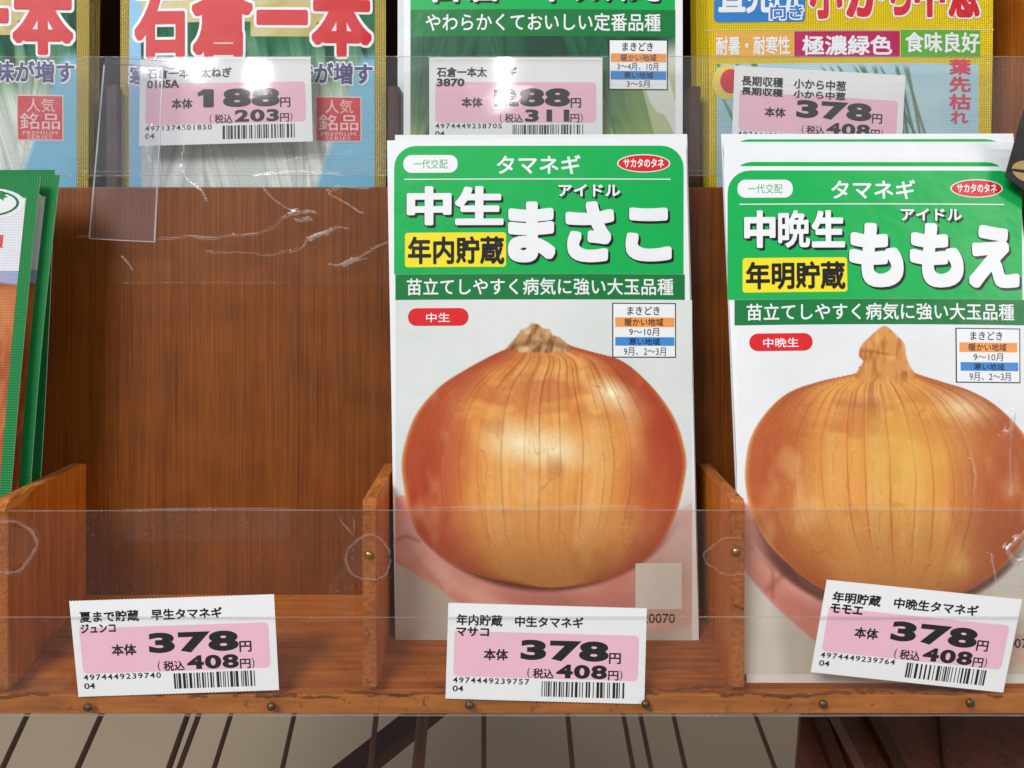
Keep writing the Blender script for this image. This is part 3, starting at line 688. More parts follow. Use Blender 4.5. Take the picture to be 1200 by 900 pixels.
p, q = world_hit(478, 838, bz), world_hit(392, 905, bz); dist = np.linalg.norm(p - W((0, 0, -D)))
br = thing('diagonal_brace', 'thick dark red-brown diagonal brace under the tray behind the thin rods', 'brace', (-60, -200, 0))
brd = (p - q); nrm = np.array([-brd[1], brd[0], 0]); nrm /= np.linalg.norm(nrm); hw = 26 / F * dist * .50
V = []
for e in (q - brd * .6, p + brd * .9):
    for s1, z_ in ((-1, -.006), (1, -.006), (1, .002), (-1, .002)): V.append(e + nrm * hw * s1 + np.array([0, 0, z_ - .006]))
mesh_obj('bar', V, BOXF, plain('dark_red_brown_paint', (62, 30, 24), .5, 0, 80, .2, .1), br, world=False)
# lower wooden bin at the right
bin_ = thing('lower_bin', 'dark brown wooden bin with slanting battens below the tray at the right', 'wooden bin', (200, -200, 0))
zb = zr + 0.03; c0 = world_hit(938, 846, zb); c1 = world_hit(934, 900, zb); dd = c0 - c1
bx0 = c0[0]
a = c1 - dd * .8; b = c0 + dd * 2.0
V = [(a[0], a[1], zb - .012), (a[0] + .6, a[1], zb - .012), (b[0] + .6, b[1], zb - .012), (b[0], b[1], zb - .012), (a[0], a[1], zb), (a[0] + .6, a[1], zb), (b[0] + .6, b[1], zb), (b[0], b[1], zb)]
mesh_obj('lid_board', V, BOXF, wood('bin_board', (78, 40, 26), (120, 70, 48), 'Y', .5, .4), bin_, world=False)
for (xa, xb, wd, m) in [(958, 978, 13, M_DARKWOOD), (972, 1000, 10, M_ROD2), (1020, 1048, 12, M_DARKWOOD), (1100, 1104, 3, M_DARKWOOD)]:
    p, q = world_hit(xa, 846, zb), world_hit(xb, 900, zb); d = p - q; dist = np.linalg.norm(p - W((0, 0, -D))); h = wd / F * dist / 2
    V = []
    for e in (q - d * .8, p + d * 1.5):
        for sx, z_ in ((-1, 0), (1, 0), (1, .005), (-1, .005)): V.append((e[0] + sx * h, e[1], zb + z_ + .0002))
    mesh_obj('batten', V, BOXF, m, bin_, world=False)

# ------------------------------------------------------------------ price tickets
M_TAGP = ink((240, 240, 242), 0.6, 0.03, name='ticket_paper'); M_PINK = ink((242, 190, 208), 0.6, 0.03); M_BLK = ink((24, 22, 24), 0.55, 0.03)
def price_tag(corners, bend, label, l1, l2, price, tax, code, l2b=False, pinktop=132, x1=635, x2=195, num04=True):
    S = Sheet(corners, bend, 0.12)
    T = Sheet(corners, bend, 0.12); T.H = np.linalg.inv(np.diag([930., 455., 1.]))      # design units 930 x 455
    b = U(*corners[3])
    t = thing('price_ticket', label, 'price ticket', tuple(b), 'shelf price tickets')
    sheet_body('paper', S, M_TAGP, t, 120, 10, ragged=0.007)
    put('price_panel', rrect(T, 33, pinktop, 897, 346, 22, 0.03, corners=(0 if not l2b else 0, 1, 1, 1)), M_PINK, t)
    k = 0.06; b_ = 0.03; pb = .060
    parts = [txt(T, l1, 40, 52, x1, 106, k, b_), txt(T, l2, 40, 112, x2, 156, k, .04),
             txt(T, '本体', 173, 212, 287, 266, k, 0.034), txt(T, price, 345, 164, 757, 262, k, min(pb, .054), 1.10), txt(T, '円', 759, 216, 815, 268, k, 0.026),
             txt(T, '(', 379, 296, 391, 346, k, 0.0), txt(T, '税込', 405, 298, 502, 346, k, 0.024), txt(T, tax, 514, 276, 752, 342, k, min(pb, .044), 1.12), txt(T, '円', 757, 300, 806, 346, k, 0.022), txt(T, ')', 812, 296, 824, 346, k, 0.0),
             txt(T, code, 32, 350, 390, 377, k, 0.016, 1.22), txt(T, '04', 32, 390, 82, 418, k, 0.016)]
    if price[0] == '1': parts.append((T.at(np.array([347, 347, 318, 313.]), np.array([164, 194, 204, 184.]), k), [(0, 1, 2, 3)]))
    put('lettering', parts, M_BLK, t)
    r = random.Random(int(code[-4:])); x = 448; bars = []
    while x < 834:
        w_ = r.choice([4.2, 4.2, 4.2, 8.4, 8.4, 12.6]); bars.append(rrect(T, x, 358 if x < 640 else 356, min(x + w_, 837), 430, 0, k)); x += w_ + r.choice([4.2, 4.2, 4.2, 8.4, 8.4, 12.6])
    put('barcode', bars, M_BLK, t)
    return t
tb = lambda a, c=0.0: (lambda u, v: a * (1 - (2 * u - 1) ** 2) * .5 + c * (u - .5) * (v - .5) - 0)
w1 = -0.92
price_tag([(81, 704, w1), (321, 696, w1), (327, 809, w1), (92, 817, w1)], tb(0.15), 'white and pink price ticket 378 yen in front of the empty compartment', '夏まで貯蔵　早生タマネギ', 'ジュンコ', '378', '408', '4974449239740', x1=690, x2=200)
price_tag([(525.5, 706, w1), (758, 712.5, w1), (755, 825.5, w1), (522, 819, w1)], tb(0.15), 'white and pink price ticket 378 yen in front of the centre onion packet', '年内貯蔵　中生タマネギ', 'マサコ', '378', '408', '4974449239757')
price_tag([(969, 679, w1), (1198, 702, w1), (1175.5, 812, w1), (950, 788, w1)], tb(0.15), 'tilted white and pink price ticket 378 yen in front of the right onion packet', '年明貯蔵　中晩生タマネギ', 'モモエ', '378', '408', '4974449239764', x1=735, x2=195)
wr = 49.0
price_tag([(164, 69, wr), (364, 66, wr), (366.5, 166, wr), (163, 171.5, wr)], tb(0.1), 'white and pink price ticket 188 yen behind clear plastic, upper left', '石倉一本　太ねぎ', '0185A', '188', '203', '4971374501850', x1=500, x2=215)
price_tag([(503, 67, wr), (706, 67, wr), (706, 168, wr), (503, 168, wr)], tb(0.1), 'white and pink price ticket 288 yen partly hidden by the centre onion packet', '石倉一本太　ネギ', '3870', '288', '311', '4974449238705', x1=470, x2=190)
price_tag([(861, 76.5, wr), (1061, 88, wr), (1056, 188, wr), (857, 176, wr)], tb(0.1), 'white and pink price ticket 378 yen in front of the gold leek packet', '長期収穫　小から中葱', '長期収穫　小から中葱', '378', '408', '4974449239122', x1=610, x2=610, pinktop=140)

# ------------------------------------------------------------------ onion seed packets (white card with green head)
GREEN, DGREEN, WHT = (20, 176, 84), (28, 122, 62), (240, 241, 243)
M_PAPER = ink(WHT, 0.30, 0.16, name='coated_white_card'); M_PH = photo_mat('printed_picture')
M_EDGEW = plain('cut_card_edge', (214, 216, 216), 0.8, 0, 900, .12, .2)
def bulge(a, tilt=0.0, seed=0):
    r = np.random.default_rng(seed); p = r.uniform(0, 6, 4)
    def f(u, v):
        return a * (1 - (2 * u - 1) ** 2) * np.sin(np.clip(v, 0, 1) * math.pi) + 0.35 * np.sin(u * 4 + p[0] + v * 3) * (v * (1 - v) * 2) + 0.18 * np.sin(v * 11 + p[1] + u * 2) * (1 - v * .5)
    return f
def onion_packet(corners, label, gx, title, sub, kana, pill, paint, tx, seed, dxy, group='onion seed packets'):
    """gx: maps a point of the centre packet's print (photo px there) onto this packet"""
    S = Sheet(corners, bulge(2.3, seed=seed), 0.5)
    t = thing('seed_packet', label, 'seed packet', tuple(U(*corners[3])), group)
    sheet_body('pouch', S, M_PAPER, t, 26, 40, mats=[M_PAPER, M_EDGEW])
    G, DG, WH = ink(GREEN), ink(DGREEN), ink(WHT)
    R, K, Yl = ink((222, 40, 44)), ink((30, 30, 32)), ink((248, 226, 40))
    g = gx
    # picture first (largest, lowest layer)
    picture('onion_picture', S, *paint[1], paint[0], 0.5 * LY, t, M_PH)
    x0, y0 = g(462, 171); x1, y1 = g(801, 322)
    put('green_header', [rrect(S, x0, y0, x1, y1, 26, LY, corners=(1, 1, 0, 0))], G, t)
    xa, ya = g(463.5, 322.3); xb, yb = g(802.5, 352); put('slogan_band', rrect(S, xa, ya, xb, yb, 0, LY), DG, t)
    def T(text, a, b, c, d, k=3, bold=0.0, **kw):
        (p, q), (r_, s_) = g(a, b), g(c, d); return txt(S, text, p, q, r_, s_, k * LY, bold, **kw)
    def RR(a, b, c, d, r, k=2, **kw):
        (p, q), (r_, s_) = g(a, b), g(c, d); return rrect(S, p, q, r_, s_, r, k * LY, **kw)
    kb = put('kind_badge', [RR(473, 182, 537, 203, 9.5)], WH, t)
    put('kind_badge_lettering', [T('一代交配', 485, 187, 525, 198, 3, -0.004)], G, kb)
    put('header_lettering', [T('タマネギ', 583, 182, 681, 205, 2, 0.02), RR(474, 210, 786, 211.2, 0), T('苗立てしやすく病気に強い大玉品種', 477, 327, 789, 347, 2, 0.014)], WH, t)
    cx, cy = g(754.5, 192); 
    mb = put('maker_badge', [oval(S, cx, cy, 31, 10.8, 2 * LY)], WH, t); put('maker_badge_face', [oval(S, cx, cy, 29.5, 9.6, 3 * LY)], R, mb)
    put('maker_badge_lettering', [T('サカタのタネ', 731, 186.5, 778, 197, 4, 0.03)], WH, mb)
    tl = [(text, *bb, bd) for (text, *bb, bd) in title]
    put('title_shadow', [txt(S, text, a, b, c, d, 2 * LY, bd, dx=2.6, dy=2.8) for (text, a, b, c, d, bd) in tl] + [txt(S, text, a, b, c, d, 2 * LY, bd, dx=-.8, dy=.9) for (text, a, b, c, d, bd) in tl], K, t)
    put('title_lettering', [txt(S, text, a, b, c, d, 3.2 * LY, bd) for (text, a, b, c, d, bd) in tl], WH, t)
    sb = put('storage_badge', [RR(475, 273.5, 594, 314, 3.5, 2.2)], Yl, t)
    put('storage_badge_lettering', [T(sub, 478.5, 278, 592, 311, 3.2, 0.032)], K, sb)
    sp_ = put('season_pill', [RR(478.5, 362, 550, 382.5, 10)], R, t)
    put('season_pill_lettering', [T(pill, 500 - (6 if len(pill) > 2 else 0), 367.5, 528 + (6 if len(pill) > 2 else 0), 378.5, 3, 0.012)], WH, sp_)
    # sowing table
    st_ = put('sowing_table', [RR(717.5, 356, 792, 420, 0, 1.5)], K, t)
    put('sowing_table_face', [RR(718.8, 357.2, 790.8, 418.8, 0, 2.2)], WH, st_)
    put('warm_row', [RR(721, 373, 790, 384, 0, 3)], ink((244, 158, 84)), st_); put('cold_row', [RR(721, 396, 790, 406, 0, 3)], ink((68, 140, 210)), st_)
    put('sowing_lettering', [T('まきどき', 735, 360, 773, 370, 3, 0.01), T('暖かい地域', 732, 374, 777, 383, 4, 0.008), T('9〜10月', 737, 385.5, 772, 394.5, 3), T('寒い地域', 737, 397, 773, 405.5, 4, 0.008), T('9月、2〜3月', 731, 408, 780, 417.5, 3)], K, st_)
    (p, q) = g(745, 660)
    put('code_patch', [RR(745, 660, 799, 714, 0, 2)], ink((226, 222, 212)), t)
    put('number_lettering', [T('920070', 745, 719, 791, 730, 3, 0.004)], K, t)
    return S, t
idt = lambda x, y: (x, y)
C1 = [(453.5, 164.5, 30.5), (803.5, 160, 30.5), (819, 750, 24.7), (463.5, 761, 24.7)]
onion_packet(C1, 'white and green onion packet in the centre with a round orange onion on a hand', idt,
    [('中', 477, 219, 530, 265, .05), ('生', 534, 219, 591, 265, .048), ('まさこ', 596, 237, 787, 309, .062), ('アイドル', 655, 217, 727, 231.5, .03)], '年内貯蔵', '', '中生', (paint_centre, (463.5, 352.3, 811, 752)), None, 1, (0, 0))
def behind(corners, label, n, head=True):
    S = Sheet(corners, bulge(0.5, seed=n), 0.5)
    t = thing('seed_packet', label, 'seed packet', tuple(U(*corners[3])), 'onion seed packets')
    sheet_body('pouch', S, M_PAPER, t, 10, 16, mats=[M_PAPER, M_EDGEW])
    a, b = corners[0], corners[1]
    T = Sheet(corners, bulge(0.5, seed=n), .5); T.H = np.linalg.inv(np.diag([350., 595., 1.]))
    if head: put('green_header', [rrect(T, 8, 7, 342, 158, 26, LY, corners=(1, 1, 0, 0))], ink(GREEN), t)
    return t
behind([(463, 158.3, 34.5), (805.3, 157, 34.5), (820, 742, 31), (468, 752, 31)], 'white packet hidden behind the centre onion packet, only its top edge showing', 2)
# right stack; the front packet leans back from the tray front
gr = lambda x, y: (862 + (x - 463.5) * 1.0 - 0.0 + (y - 352) * 0.0443 - (x - 463.5) * (352 - y) * 0.00004, 381 + (y - 352) * 1.0)
C2 = [(847.5, 195, 35), (1190.5, 195, 35), (1256, 801, 6), (875, 800, 6)]
onion_packet(C2, 'white and green onion packet at the right showing a pointed yellow onion', gr,
    [('中', 871.5, 247, 908, 291, .05), ('晩', 911, 247, 948, 291, .028), ('生', 950, 247, 988.5, 291, .045), ('もも', 993, 262, 1127, 338, .062), ('え', 1133, 264, 1194, 338, .062), ('アイドル', 1054, 245, 1126, 259.5, .03)], '年明貯蔵', '', '中晩生', (paint_right, (863.5, 381.3, 1238, 790)), None, 9, (0, 0))
for n, (yt, xl, xr, w_) in enumerate([(183.5, 848, 1189, 37.6), (175, 848.5, 1190, 39.6), (166.5, 847.5, 1190.5, 41.6), (156.8, 845, 1187.5, 43.6)]):
    behind([(xl, yt, w_), (xr, yt - (0.4 if n else 0), w_), (xr + 50, yt + 580, w_ - 20), (xl + 24, yt + 580, w_ - 20)],
           ['white packet directly behind the front right onion packet, thin green line showing', 'second white packet behind the front right onion packet', 'third white packet behind the front right onion packet', 'rearmost white packet of the right stack, its top green line showing'][n], 20 + n, n in (0, 3))

# ------------------------------------------------------------------ left: green foil pouches
FG = dict(rough=0.34, crinkle=0.12, dots=0.45)
def paint_bag(X, Y):
    A = np.ones(X.shape + (3,)) * np.array((222, 224, 230.)); A = mixc(A, (160, 166, 200), sm(355, 359, Y))
    C = np.ones(X.shape + (3,)) * np.array((196, 112, 58.)); C = mixc(C, (150, 62, 30), sm(.4, .7, fbm(X, Y, 8, 40, 3)) * .6); C = mixc(C, (232, 170, 110), np.clip(1 - ell(X, Y, -20, 440, 60, 70), 0, 1))
    C = mixc(C, (120, 44, 22), sm(392, 374, Y) * .6)
    m = sm(374, 378, Y - (X + 0) * .16); return A * (1 - m[..., None]) + C * m[..., None]
def green_bag(cor, label, full, bn, sh):
    S = Sheet(cor, bn, 0.35); t = thing('foil_pouch', label, 'seed packet', tuple(U(*cor[3])), 'green foil onion pouches')
    e = plain('foil_edge_highlight', (210, 238, 224), .35, .2, 600, .1, .3) if 'edgeg' not in MATS else MATS['edgeg']; MATS['edgeg'] = e  # whitish side faces: the highlight on the pouch edges put into the colour
    sheet_body('pouch', S, ink((16, 128, 62), **FG), t, 20, 40, mats=[ink((16, 128, 62), **FG), e])
    if full:
        T = Sheet(cor, bn, .35); ax, ay, bx, by = cor[1][0], cor[1][1], cor[2][0], cor[2][1]
        # print laid out against the right-hand edge: x is measured from it
        T.img = None; w_ = cor[1][0] - cor[0][0]
        T.H = homography([(47 - w_, 205), (47, 205), (47, 795), (47 - w_, 795)], [(0, 0), (1, 0), (1, 1), (0, 1)])
        picture('printed_panel', T, -150, 272, 33, 760, paint_bag, .5 * LY, t, photo_mat('printed_foil', .34, .12, .45), 2.2)
        put('white_panel', [rrect(T, -152, 240, 33.3, 359, 0, LY * 1.6)], ink((226, 226, 232), **FG), t)
        cr_ = put('crest', [oval(T, -10, 250, 43, 26, 2.4 * LY)], ink((232, 236, 234), **FG), t)
        put('crest_ring', [oval(T, -12, 249, 38, 22, 3.2 * LY)], ink((26, 110, 70), **FG), cr_)
        put('crest_face', [oval(T, -12, 249, 35, 19, 4 * LY)], ink((236, 238, 240), **FG), cr_)
        leaf = [(4 + r_ * math.cos(a), 237 + r_ * math.sin(a)) for a, r_ in [(k * math.pi / 7 - .2, 9 if k % 2 else 4.5) for k in range(14)]]
        P = np.array(leaf); put('crest_leaf', [(np.concatenate([T.at(P[:, 0], P[:, 1], 5 * LY), T.at([4], [237], 5 * LY)]), [(i, (i + 1) % 14, 14) for i in range(14)])], ink((30, 130, 70), **FG), cr_)
        put('crest_lettering', [txt(T, '種', -6, 246, 3, 256, 5 * LY, .01)], ink((40, 30, 60), **FG), cr_)
        put('red_lettering', [txt(T, '球', -30, 300, -8, 322, 2.4 * LY, .03), txt(T, '類', -6, 300, 12, 322, 2.4 * LY, .03)], ink((222, 44, 50), **FG), t)
    return t
cv = lambda a, b=0: (lambda u, v: a * np.sin(v * math.pi) * u + b * (u - .5))
green_bag([(-290, 199, 30), (64, 199, 30), (45, 600, 26), (-300, 600, 26)], 'rearmost green foil pouch at the left edge, mostly hidden', False, cv(-1.0), 0)
green_bag([(-280, 206, 25), (70, 205, 25), (31, 640, 20), (-300, 640, 20)], 'second green foil onion pouch from the front at the left edge', True, cv(1.8), 0)
green_bag([(-300, 207, 20.5), (47, 207, 20.5), (8, 640, 14), (-320, 640, 14)], 'front green foil onion pouch at the left edge', True, cv(1.0), 0)

# ------------------------------------------------------------------ rear tier packets
GF = dict(rough=0.30, crinkle=0.30, dots=0.8, metal=0.55)
FL = dict(rough=0.22, crinkle=0.30, dots=0.22)
def leek_packet(cor, label, dx, detail=True):
    S = Sheet(cor, bulge(1.2, seed=int(cor[0][0]) % 50 + 2), .4); t = thing('seed_packet', label, 'seed packet', tuple(U(*cor[3])), 'gold bordered leek packets')
    gold = ink((196, 172, 92), **GF); e = plain('gold_edge', (170, 150, 80), .3, .7, 400, .2, .3) if 'goldedge' not in MATS else MATS['goldedge']; MATS['goldedge'] = e
    sheet_body('pouch', S, gold, t, 22, 34, mats=[gold, e])
    if not detail: return t
    x0, x1 = 152 + dx, 439 + dx
    picture('leek_picture', S, x0, -260, x1, 290, paint_leek_a(x0, x1), .5 * LY, t, photo_mat('printed_glossy_foil', .26, .34, .5), 1.6)
    put('blue_border', [rrect(S, x0, -100, x0 + 14, 290, 0, LY)], ink((130, 190, 226), **FL), t)
    put('gold_block', [rrect(S, x0 + 14, -160, x1 - 22, 28, 0, 1.2 * LY), rrect(S, 295 + dx, 24, 372 + dx, 45, 0, 1.2 * LY)], ink((186, 168, 98), rough=.3, crinkle=.34), t)
    ti = [('石', 158, -16, 222, 70), ('倉', 226, -18, 298, 70), ('一', 302, 14, 362, 32), ('本', 366, -16, 436, 68)]
    put('title_outline', [txt(S, a, b + dx - 3, c - 3, d + dx + 3, f + 3, 2 * LY, .085) for a, b, c, d, f in ti], ink((238, 238, 240), **FL), t)
    put('title_lettering', [txt(S, a, b + dx, c, d + dx, f, 3.2 * LY, .05) for a, b, c, d, f in ti], ink((206, 18, 26), **FL), t)
    sl = [('寒さが増すほど', 0, 0, 0, 0)]
    so = [put('slogan_outline', [txt(S, *a, 2 * LY, .075)], ink((228, 230, 236), **FL), t) for a in (('甘味が増す', 320 + dx, 73, 439 + dx, 102), ('寒さで', 150 + dx, 76, 226 + dx, 104))]
    for o_, a in zip(so, (('甘味が増す', 322 + dx, 75, 437 + dx, 100), ('寒さで', 152 + dx, 78, 224 + dx, 102))): put('slogan_lettering', [txt(S, *a, 3.2 * LY, .035)], ink((62, 52, 112), **FL), o_)
    srb = put('series_badge', [rrect(S, 370 + dx, 114, 424 + dx, 167, 0, 2 * LY)], ink((226, 200, 200), **FL), t)
    put('series_badge_face', [rrect(S, 371.5 + dx, 115.5, 422.5 + dx, 165.5, 0, 3 * LY)], ink((206, 40, 52), **FL), srb)
    put('series_badge_lettering', [txt(S, '人気', 382 + dx, 118, 414 + dx, 134, 4 * LY, 0), txt(S, '銘品', 374 + dx, 135, 420 + dx, 154, 4 * LY, .008), txt(S, 'PREMIUM', 377 + dx, 156, 417 + dx, 160, 4 * LY, 0, 1.1), txt(S, 'SERIES', 382 + dx, 161, 411 + dx, 165, 4 * LY, 0, 1.1)], ink((236, 200, 200), **FL), srb)
    return t
wq = 57.0
leek_packet([(141, -330, wq), (452, -330, wq), (452, 300, wq - 1), (141, 300, wq - 1)], 'gold bordered leek packet with large red lettering, beside the left clear tab', 0)
leek_packet([(-209, -330, wq), (107, -330, wq), (103, 300, wq - 1), (-209, 300, wq - 1)], 'gold bordered leek packet cut off by the left edge of the photo', -349)
leek_packet([(-200, -330, wq + 4), (115, -330, wq + 4), (109, 300, wq + 3), (-200, 300, wq + 3)], 'gold edged packet second from the front in the upper left stack', 0, False)
leek_packet([(-190, -330, wq + 8), (122, -330, wq + 8), (114, 300, wq + 7), (-190, 300, wq + 7)], 'gold edged packet third from the front in the upper left stack', 0, False)

# rear centre: green headed leek packet of the white card series
def rear_green(cor, label, detail):
    S = Sheet(cor, bulge(.8, seed=5), .4); t = thing('seed_packet', label, 'seed packet', tuple(U(*cor[3])), 'green headed leek packets'); q = dict(rough=.32, crinkle=.16)
    sheet_body('pouch', S, ink(WHT, **q), t, 20, 34, mats=[ink(WHT, **q), M_EDGEW])
    put('green_header', [rrect(S, cor[0][0] + 8, -200, cor[1][0] - 9, 12.5, 0, LY)], ink(GREEN, **q), t)
    if not detail:
        put('slogan_band', [rrect(S, cor[0][0] + 8, 12.6, cor[1][0] - 9, 300, 0, LY)], ink(DGREEN, **q), t)
        return t
    K = ink((34, 30, 32), **q); WH = ink(WHT, **q)
    picture('leek_picture', S, 481, 43, 791.5, 290, paint_leek_b, .5 * LY, t, photo_mat('printed_card', .32, .16), 1.3)
    put('slogan_band', [rrect(S, 481, 12.7, 791.5, 44, 0, LY)], ink(DGREEN, **q), t)
    ti = [('石', 497, -42, 540, 4), ('倉', 545, -42, 590, 4), ('一', 594, -26, 622, -14), ('本', 625, -42, 668, 4), ('太', 672, -42, 716, 3), ('ね', 722, -38, 750, 3), ('ぎ', 754, -40, 780, 3)]
    put('title_shadow', [txt(S, a, b, c, d, e, 2 * LY, .04, dx=2.5, dy=2.5) for a, b, c, d, e in ti], K, t)
    put('title_lettering', [txt(S, a, b, c, d, e, 3.2 * LY, .035) for a, b, c, d, e in ti], WH, t)
    put('slogan_lettering', [txt(S, 'やわらかくておいしい定番品種', 499, 17, 774, 38, 2.4 * LY, .014)], WH, t)
    st_ = put('sowing_table', [rrect(S, 713, 47.5, 782.5, 106.5, 0, 2 * LY)], K, t); put('sowing_table_face', [rrect(S, 714.2, 48.7, 781.3, 105.3, 0, 2.8 * LY)], WH, st_)
    put('warm_row', [rrect(S, 715.5, 64, 780.5, 74, 0, 3.6 * LY)], ink((244, 158, 84), **q), st_); put('cold_row', [rrect(S, 715.5, 84.5, 780.5, 94.5, 0, 3.6 * LY)], ink((68, 140, 210), **q), st_)
    put('sowing_lettering', [txt(S, 'まきどき', 729, 51, 765, 61, 4 * LY, .01), txt(S, '暖かい地域', 727, 65, 769, 73, 4.6 * LY, .006), txt(S, '3〜4月、10月', 723, 75, 771, 83.5, 4 * LY), txt(S, '寒い地域', 731, 85.5, 765, 93.5, 4.6 * LY, .006), txt(S, '3〜5月', 734, 95.5, 761, 103.5, 4 * LY)], K, st_)
    return t
rear_green([(473, -330, 55.2), (800, -330, 55.2), (800, 300, 54), (473, 300, 54)], 'green headed leek packet above the centre onion packet', True)
rear_green([(466, -330, 58.5), (794, -330, 58.5), (794, 300, 57.5), (466, 300, 57.5)], 'green headed leek packet hidden behind the upper centre one, left edge showing', False)

# rear right: gold foil small leek packets
GD = dict(rough=0.30, crinkle=0.26, dots=0.9, metal=0.3)
def gold_packet(cor, label, detail):
    S = Sheet(cor, bulge(1.0, seed=8), .4); t = thing('foil_pouch', label, 'seed packet', tuple(U(*cor[3])), 'gold foil leek packets'); gd = ink((248, 214, 30), **GD)
    sheet_body('pouch', S, gd, t, 22, 34, mats=[gd, gd])
    if not detail: return t
    q = dict(rough=.27, crinkle=.26, dots=.5)
    WH = ink((238, 238, 240), **q); R = ink((214, 30, 48), **q)
    picture('leek_picture', S, 840, 82, 1146, 290, paint_leek_c, .5 * LY, t, photo_mat('printed_gold_foil', .27, .26, .5), 1.3)
    bb_ = put('blue_badge', [rrect(S, 837, -80, 943, 34, 5, LY, corners=(0, 0, 1, 1))], ink((24, 124, 200), **q), t)
    put('badge_lettering', [txt(S, '直売所', 842, -22, 938, 24, 2 * LY, .035)], WH, bb_)
    put('badge_outline', [txt(S, '向き', 900, 12, 942, 33, 3 * LY, .085)], WH, bb_); put('badge_small_lettering', [txt(S, '向き', 902, 14, 940, 31, 4 * LY, .03)], ink((30, 120, 200), **q), bb_)
    ti = [('小', 948, -32, 986, 31), ('か', 990, -28, 1036, 29), ('ら', 1042, -28, 1066, 27), ('中', 1070, -34, 1106, 29), ('葱', 1110, -32, 1147, 29)]
    put('title_outline', [txt(S, a, b - 2, c - 2, d + 2, e + 2, LY * 1.4, .075) for a, b, c, d, e in ti], WH, t); put('title_lettering', [txt(S, a, b, c, d, e, 2.4 * LY, .045) for a, b, c, d, e in ti], R, t)
    put('gold_line', [rrect(S, 826, 42, 1164, 43.4, 0, LY)], ink((240, 226, 160), **GD), t)
    put('orange_tab', [rrect(S, 838, 45, 929, 75, 0, LY)], ink((232, 170, 70), **q), t); put('crimson_tab', [rrect(S, 930, 45, 1053, 75, 0, LY)], ink((186, 20, 92), **q), t); put('green_tab', [rrect(S, 1054, 44, 1148, 75, 0, LY)], ink((96, 172, 56), **q), t)
    put('tab_lettering', [txt(S, '耐暑・耐寒性', 839, 50, 925, 72, 2 * LY, .022), txt(S, '極濃緑色', 939, 50, 1044, 73, 2 * LY, .028), txt(S, '食味良好', 1059, 46, 1147, 70, 2 * LY, .028)], WH, t)
    rs_ = put('round_seal', [oval(S, 851, 103, 16, 20, 1.5 * LY)], ink((244, 214, 90), **q), t); put('round_seal_face', [oval(S, 856, 102, 12, 14, 2.3 * LY)], R, rs_)
    put('side_lettering', [txt(S, c, 1111, 77 + 20 * i, 1137, 95 + 20 * i, 2 * LY, .03) for i, c in enumerate('葉先枯')] + [txt(S, 'れ', 1113, 136, 1134, 151, 2 * LY, .03)], ink((222, 60, 84), **q), t)
    return t
gold_packet([(825, -330, 56), (1167, -330, 56), (1160, 300, 55), (833, 300, 55)], 'gold foil leek packet with red title and blue badge, upper right', True)
for n, (xl, w_) in enumerate([(818, 60), (812, 64), (806, 68)]):
    gold_packet([(xl, -330, w_), (1140 - n * 3, -330, w_), (1140 - n * 3, 300, w_ - 1), (xl + 6, 300, w_ - 1)], ['gold foil packet directly behind the front upper right one', 'third gold foil packet in the upper right stack', 'rearmost gold foil packet in the upper right stack'][n], False)

# black packet whose gold-printed corner shows at the right edge
cor = [(1200, 128, 30), (1330, 180, 30), (1285, 290, 29), (1178, 206, 29)]
S = Sheet(cor, None, .5); t = thing('black_packet', 'black packet corner with gold print at the right edge, above the right onion packet', 'seed packet', tuple(U(*cor[3])))
sheet_body('pouch', S, ink((26, 24, 26), .3, .1), t, 8, 8)
put('gold_print', [oval(S, 1201, 198, 17, 12, LY)], ink((176, 148, 88), .35, .1), t)
put('gold_print_mark', [rrect(S, 1186, 197, 1215, 200, 0, 2 * LY, skew=-2.2)], ink((26, 24, 26), .3, .1), t)

# ------------------------------------------------------------------ loose creased film hanging over the rear ticket strip
CRE = [[(184, 279), (215, 278), (262, 279), (300, 276), (318, 268), (330, 258), (344, 251), (352, 247)], [(312, 222), (322, 234), (334, 244), (348, 250)], [(340, 252), (352, 250), (370, 249)], [(346, 258), (356, 258), (364, 256)],
       [(242, 295), (262, 296), (290, 297), (312, 300), (334, 297), (350, 292), (356, 280), (366, 275), (384, 273)], [(360, 280), (380, 271), (410, 267)], [(388, 310), (410, 306), (425, 300), (440, 290), (458, 282)],
       [(400, 311), (420, 306), (430, 305)], [(212, 194), (222, 212), (235, 224), (240, 236)], [(335, 190), (370, 183), (412, 176)], [(382, 223), (400, 217), (432, 219)], [(384, 226), (400, 236), (424, 247)], [(140, 300), (148, 308), (152, 315)],
       [(300, 208), (330, 203), (400, 202)], [(92, 277), (104, 277)], [(176, 188), (172, 170), (178, 150)], [(212, 194), (213, 170), (216, 150)]]
film = thing('clear_film', 'loose creased clear film hanging over the lower part of the upper price tickets', 'plastic film', tuple(U(250, 332, 45)))
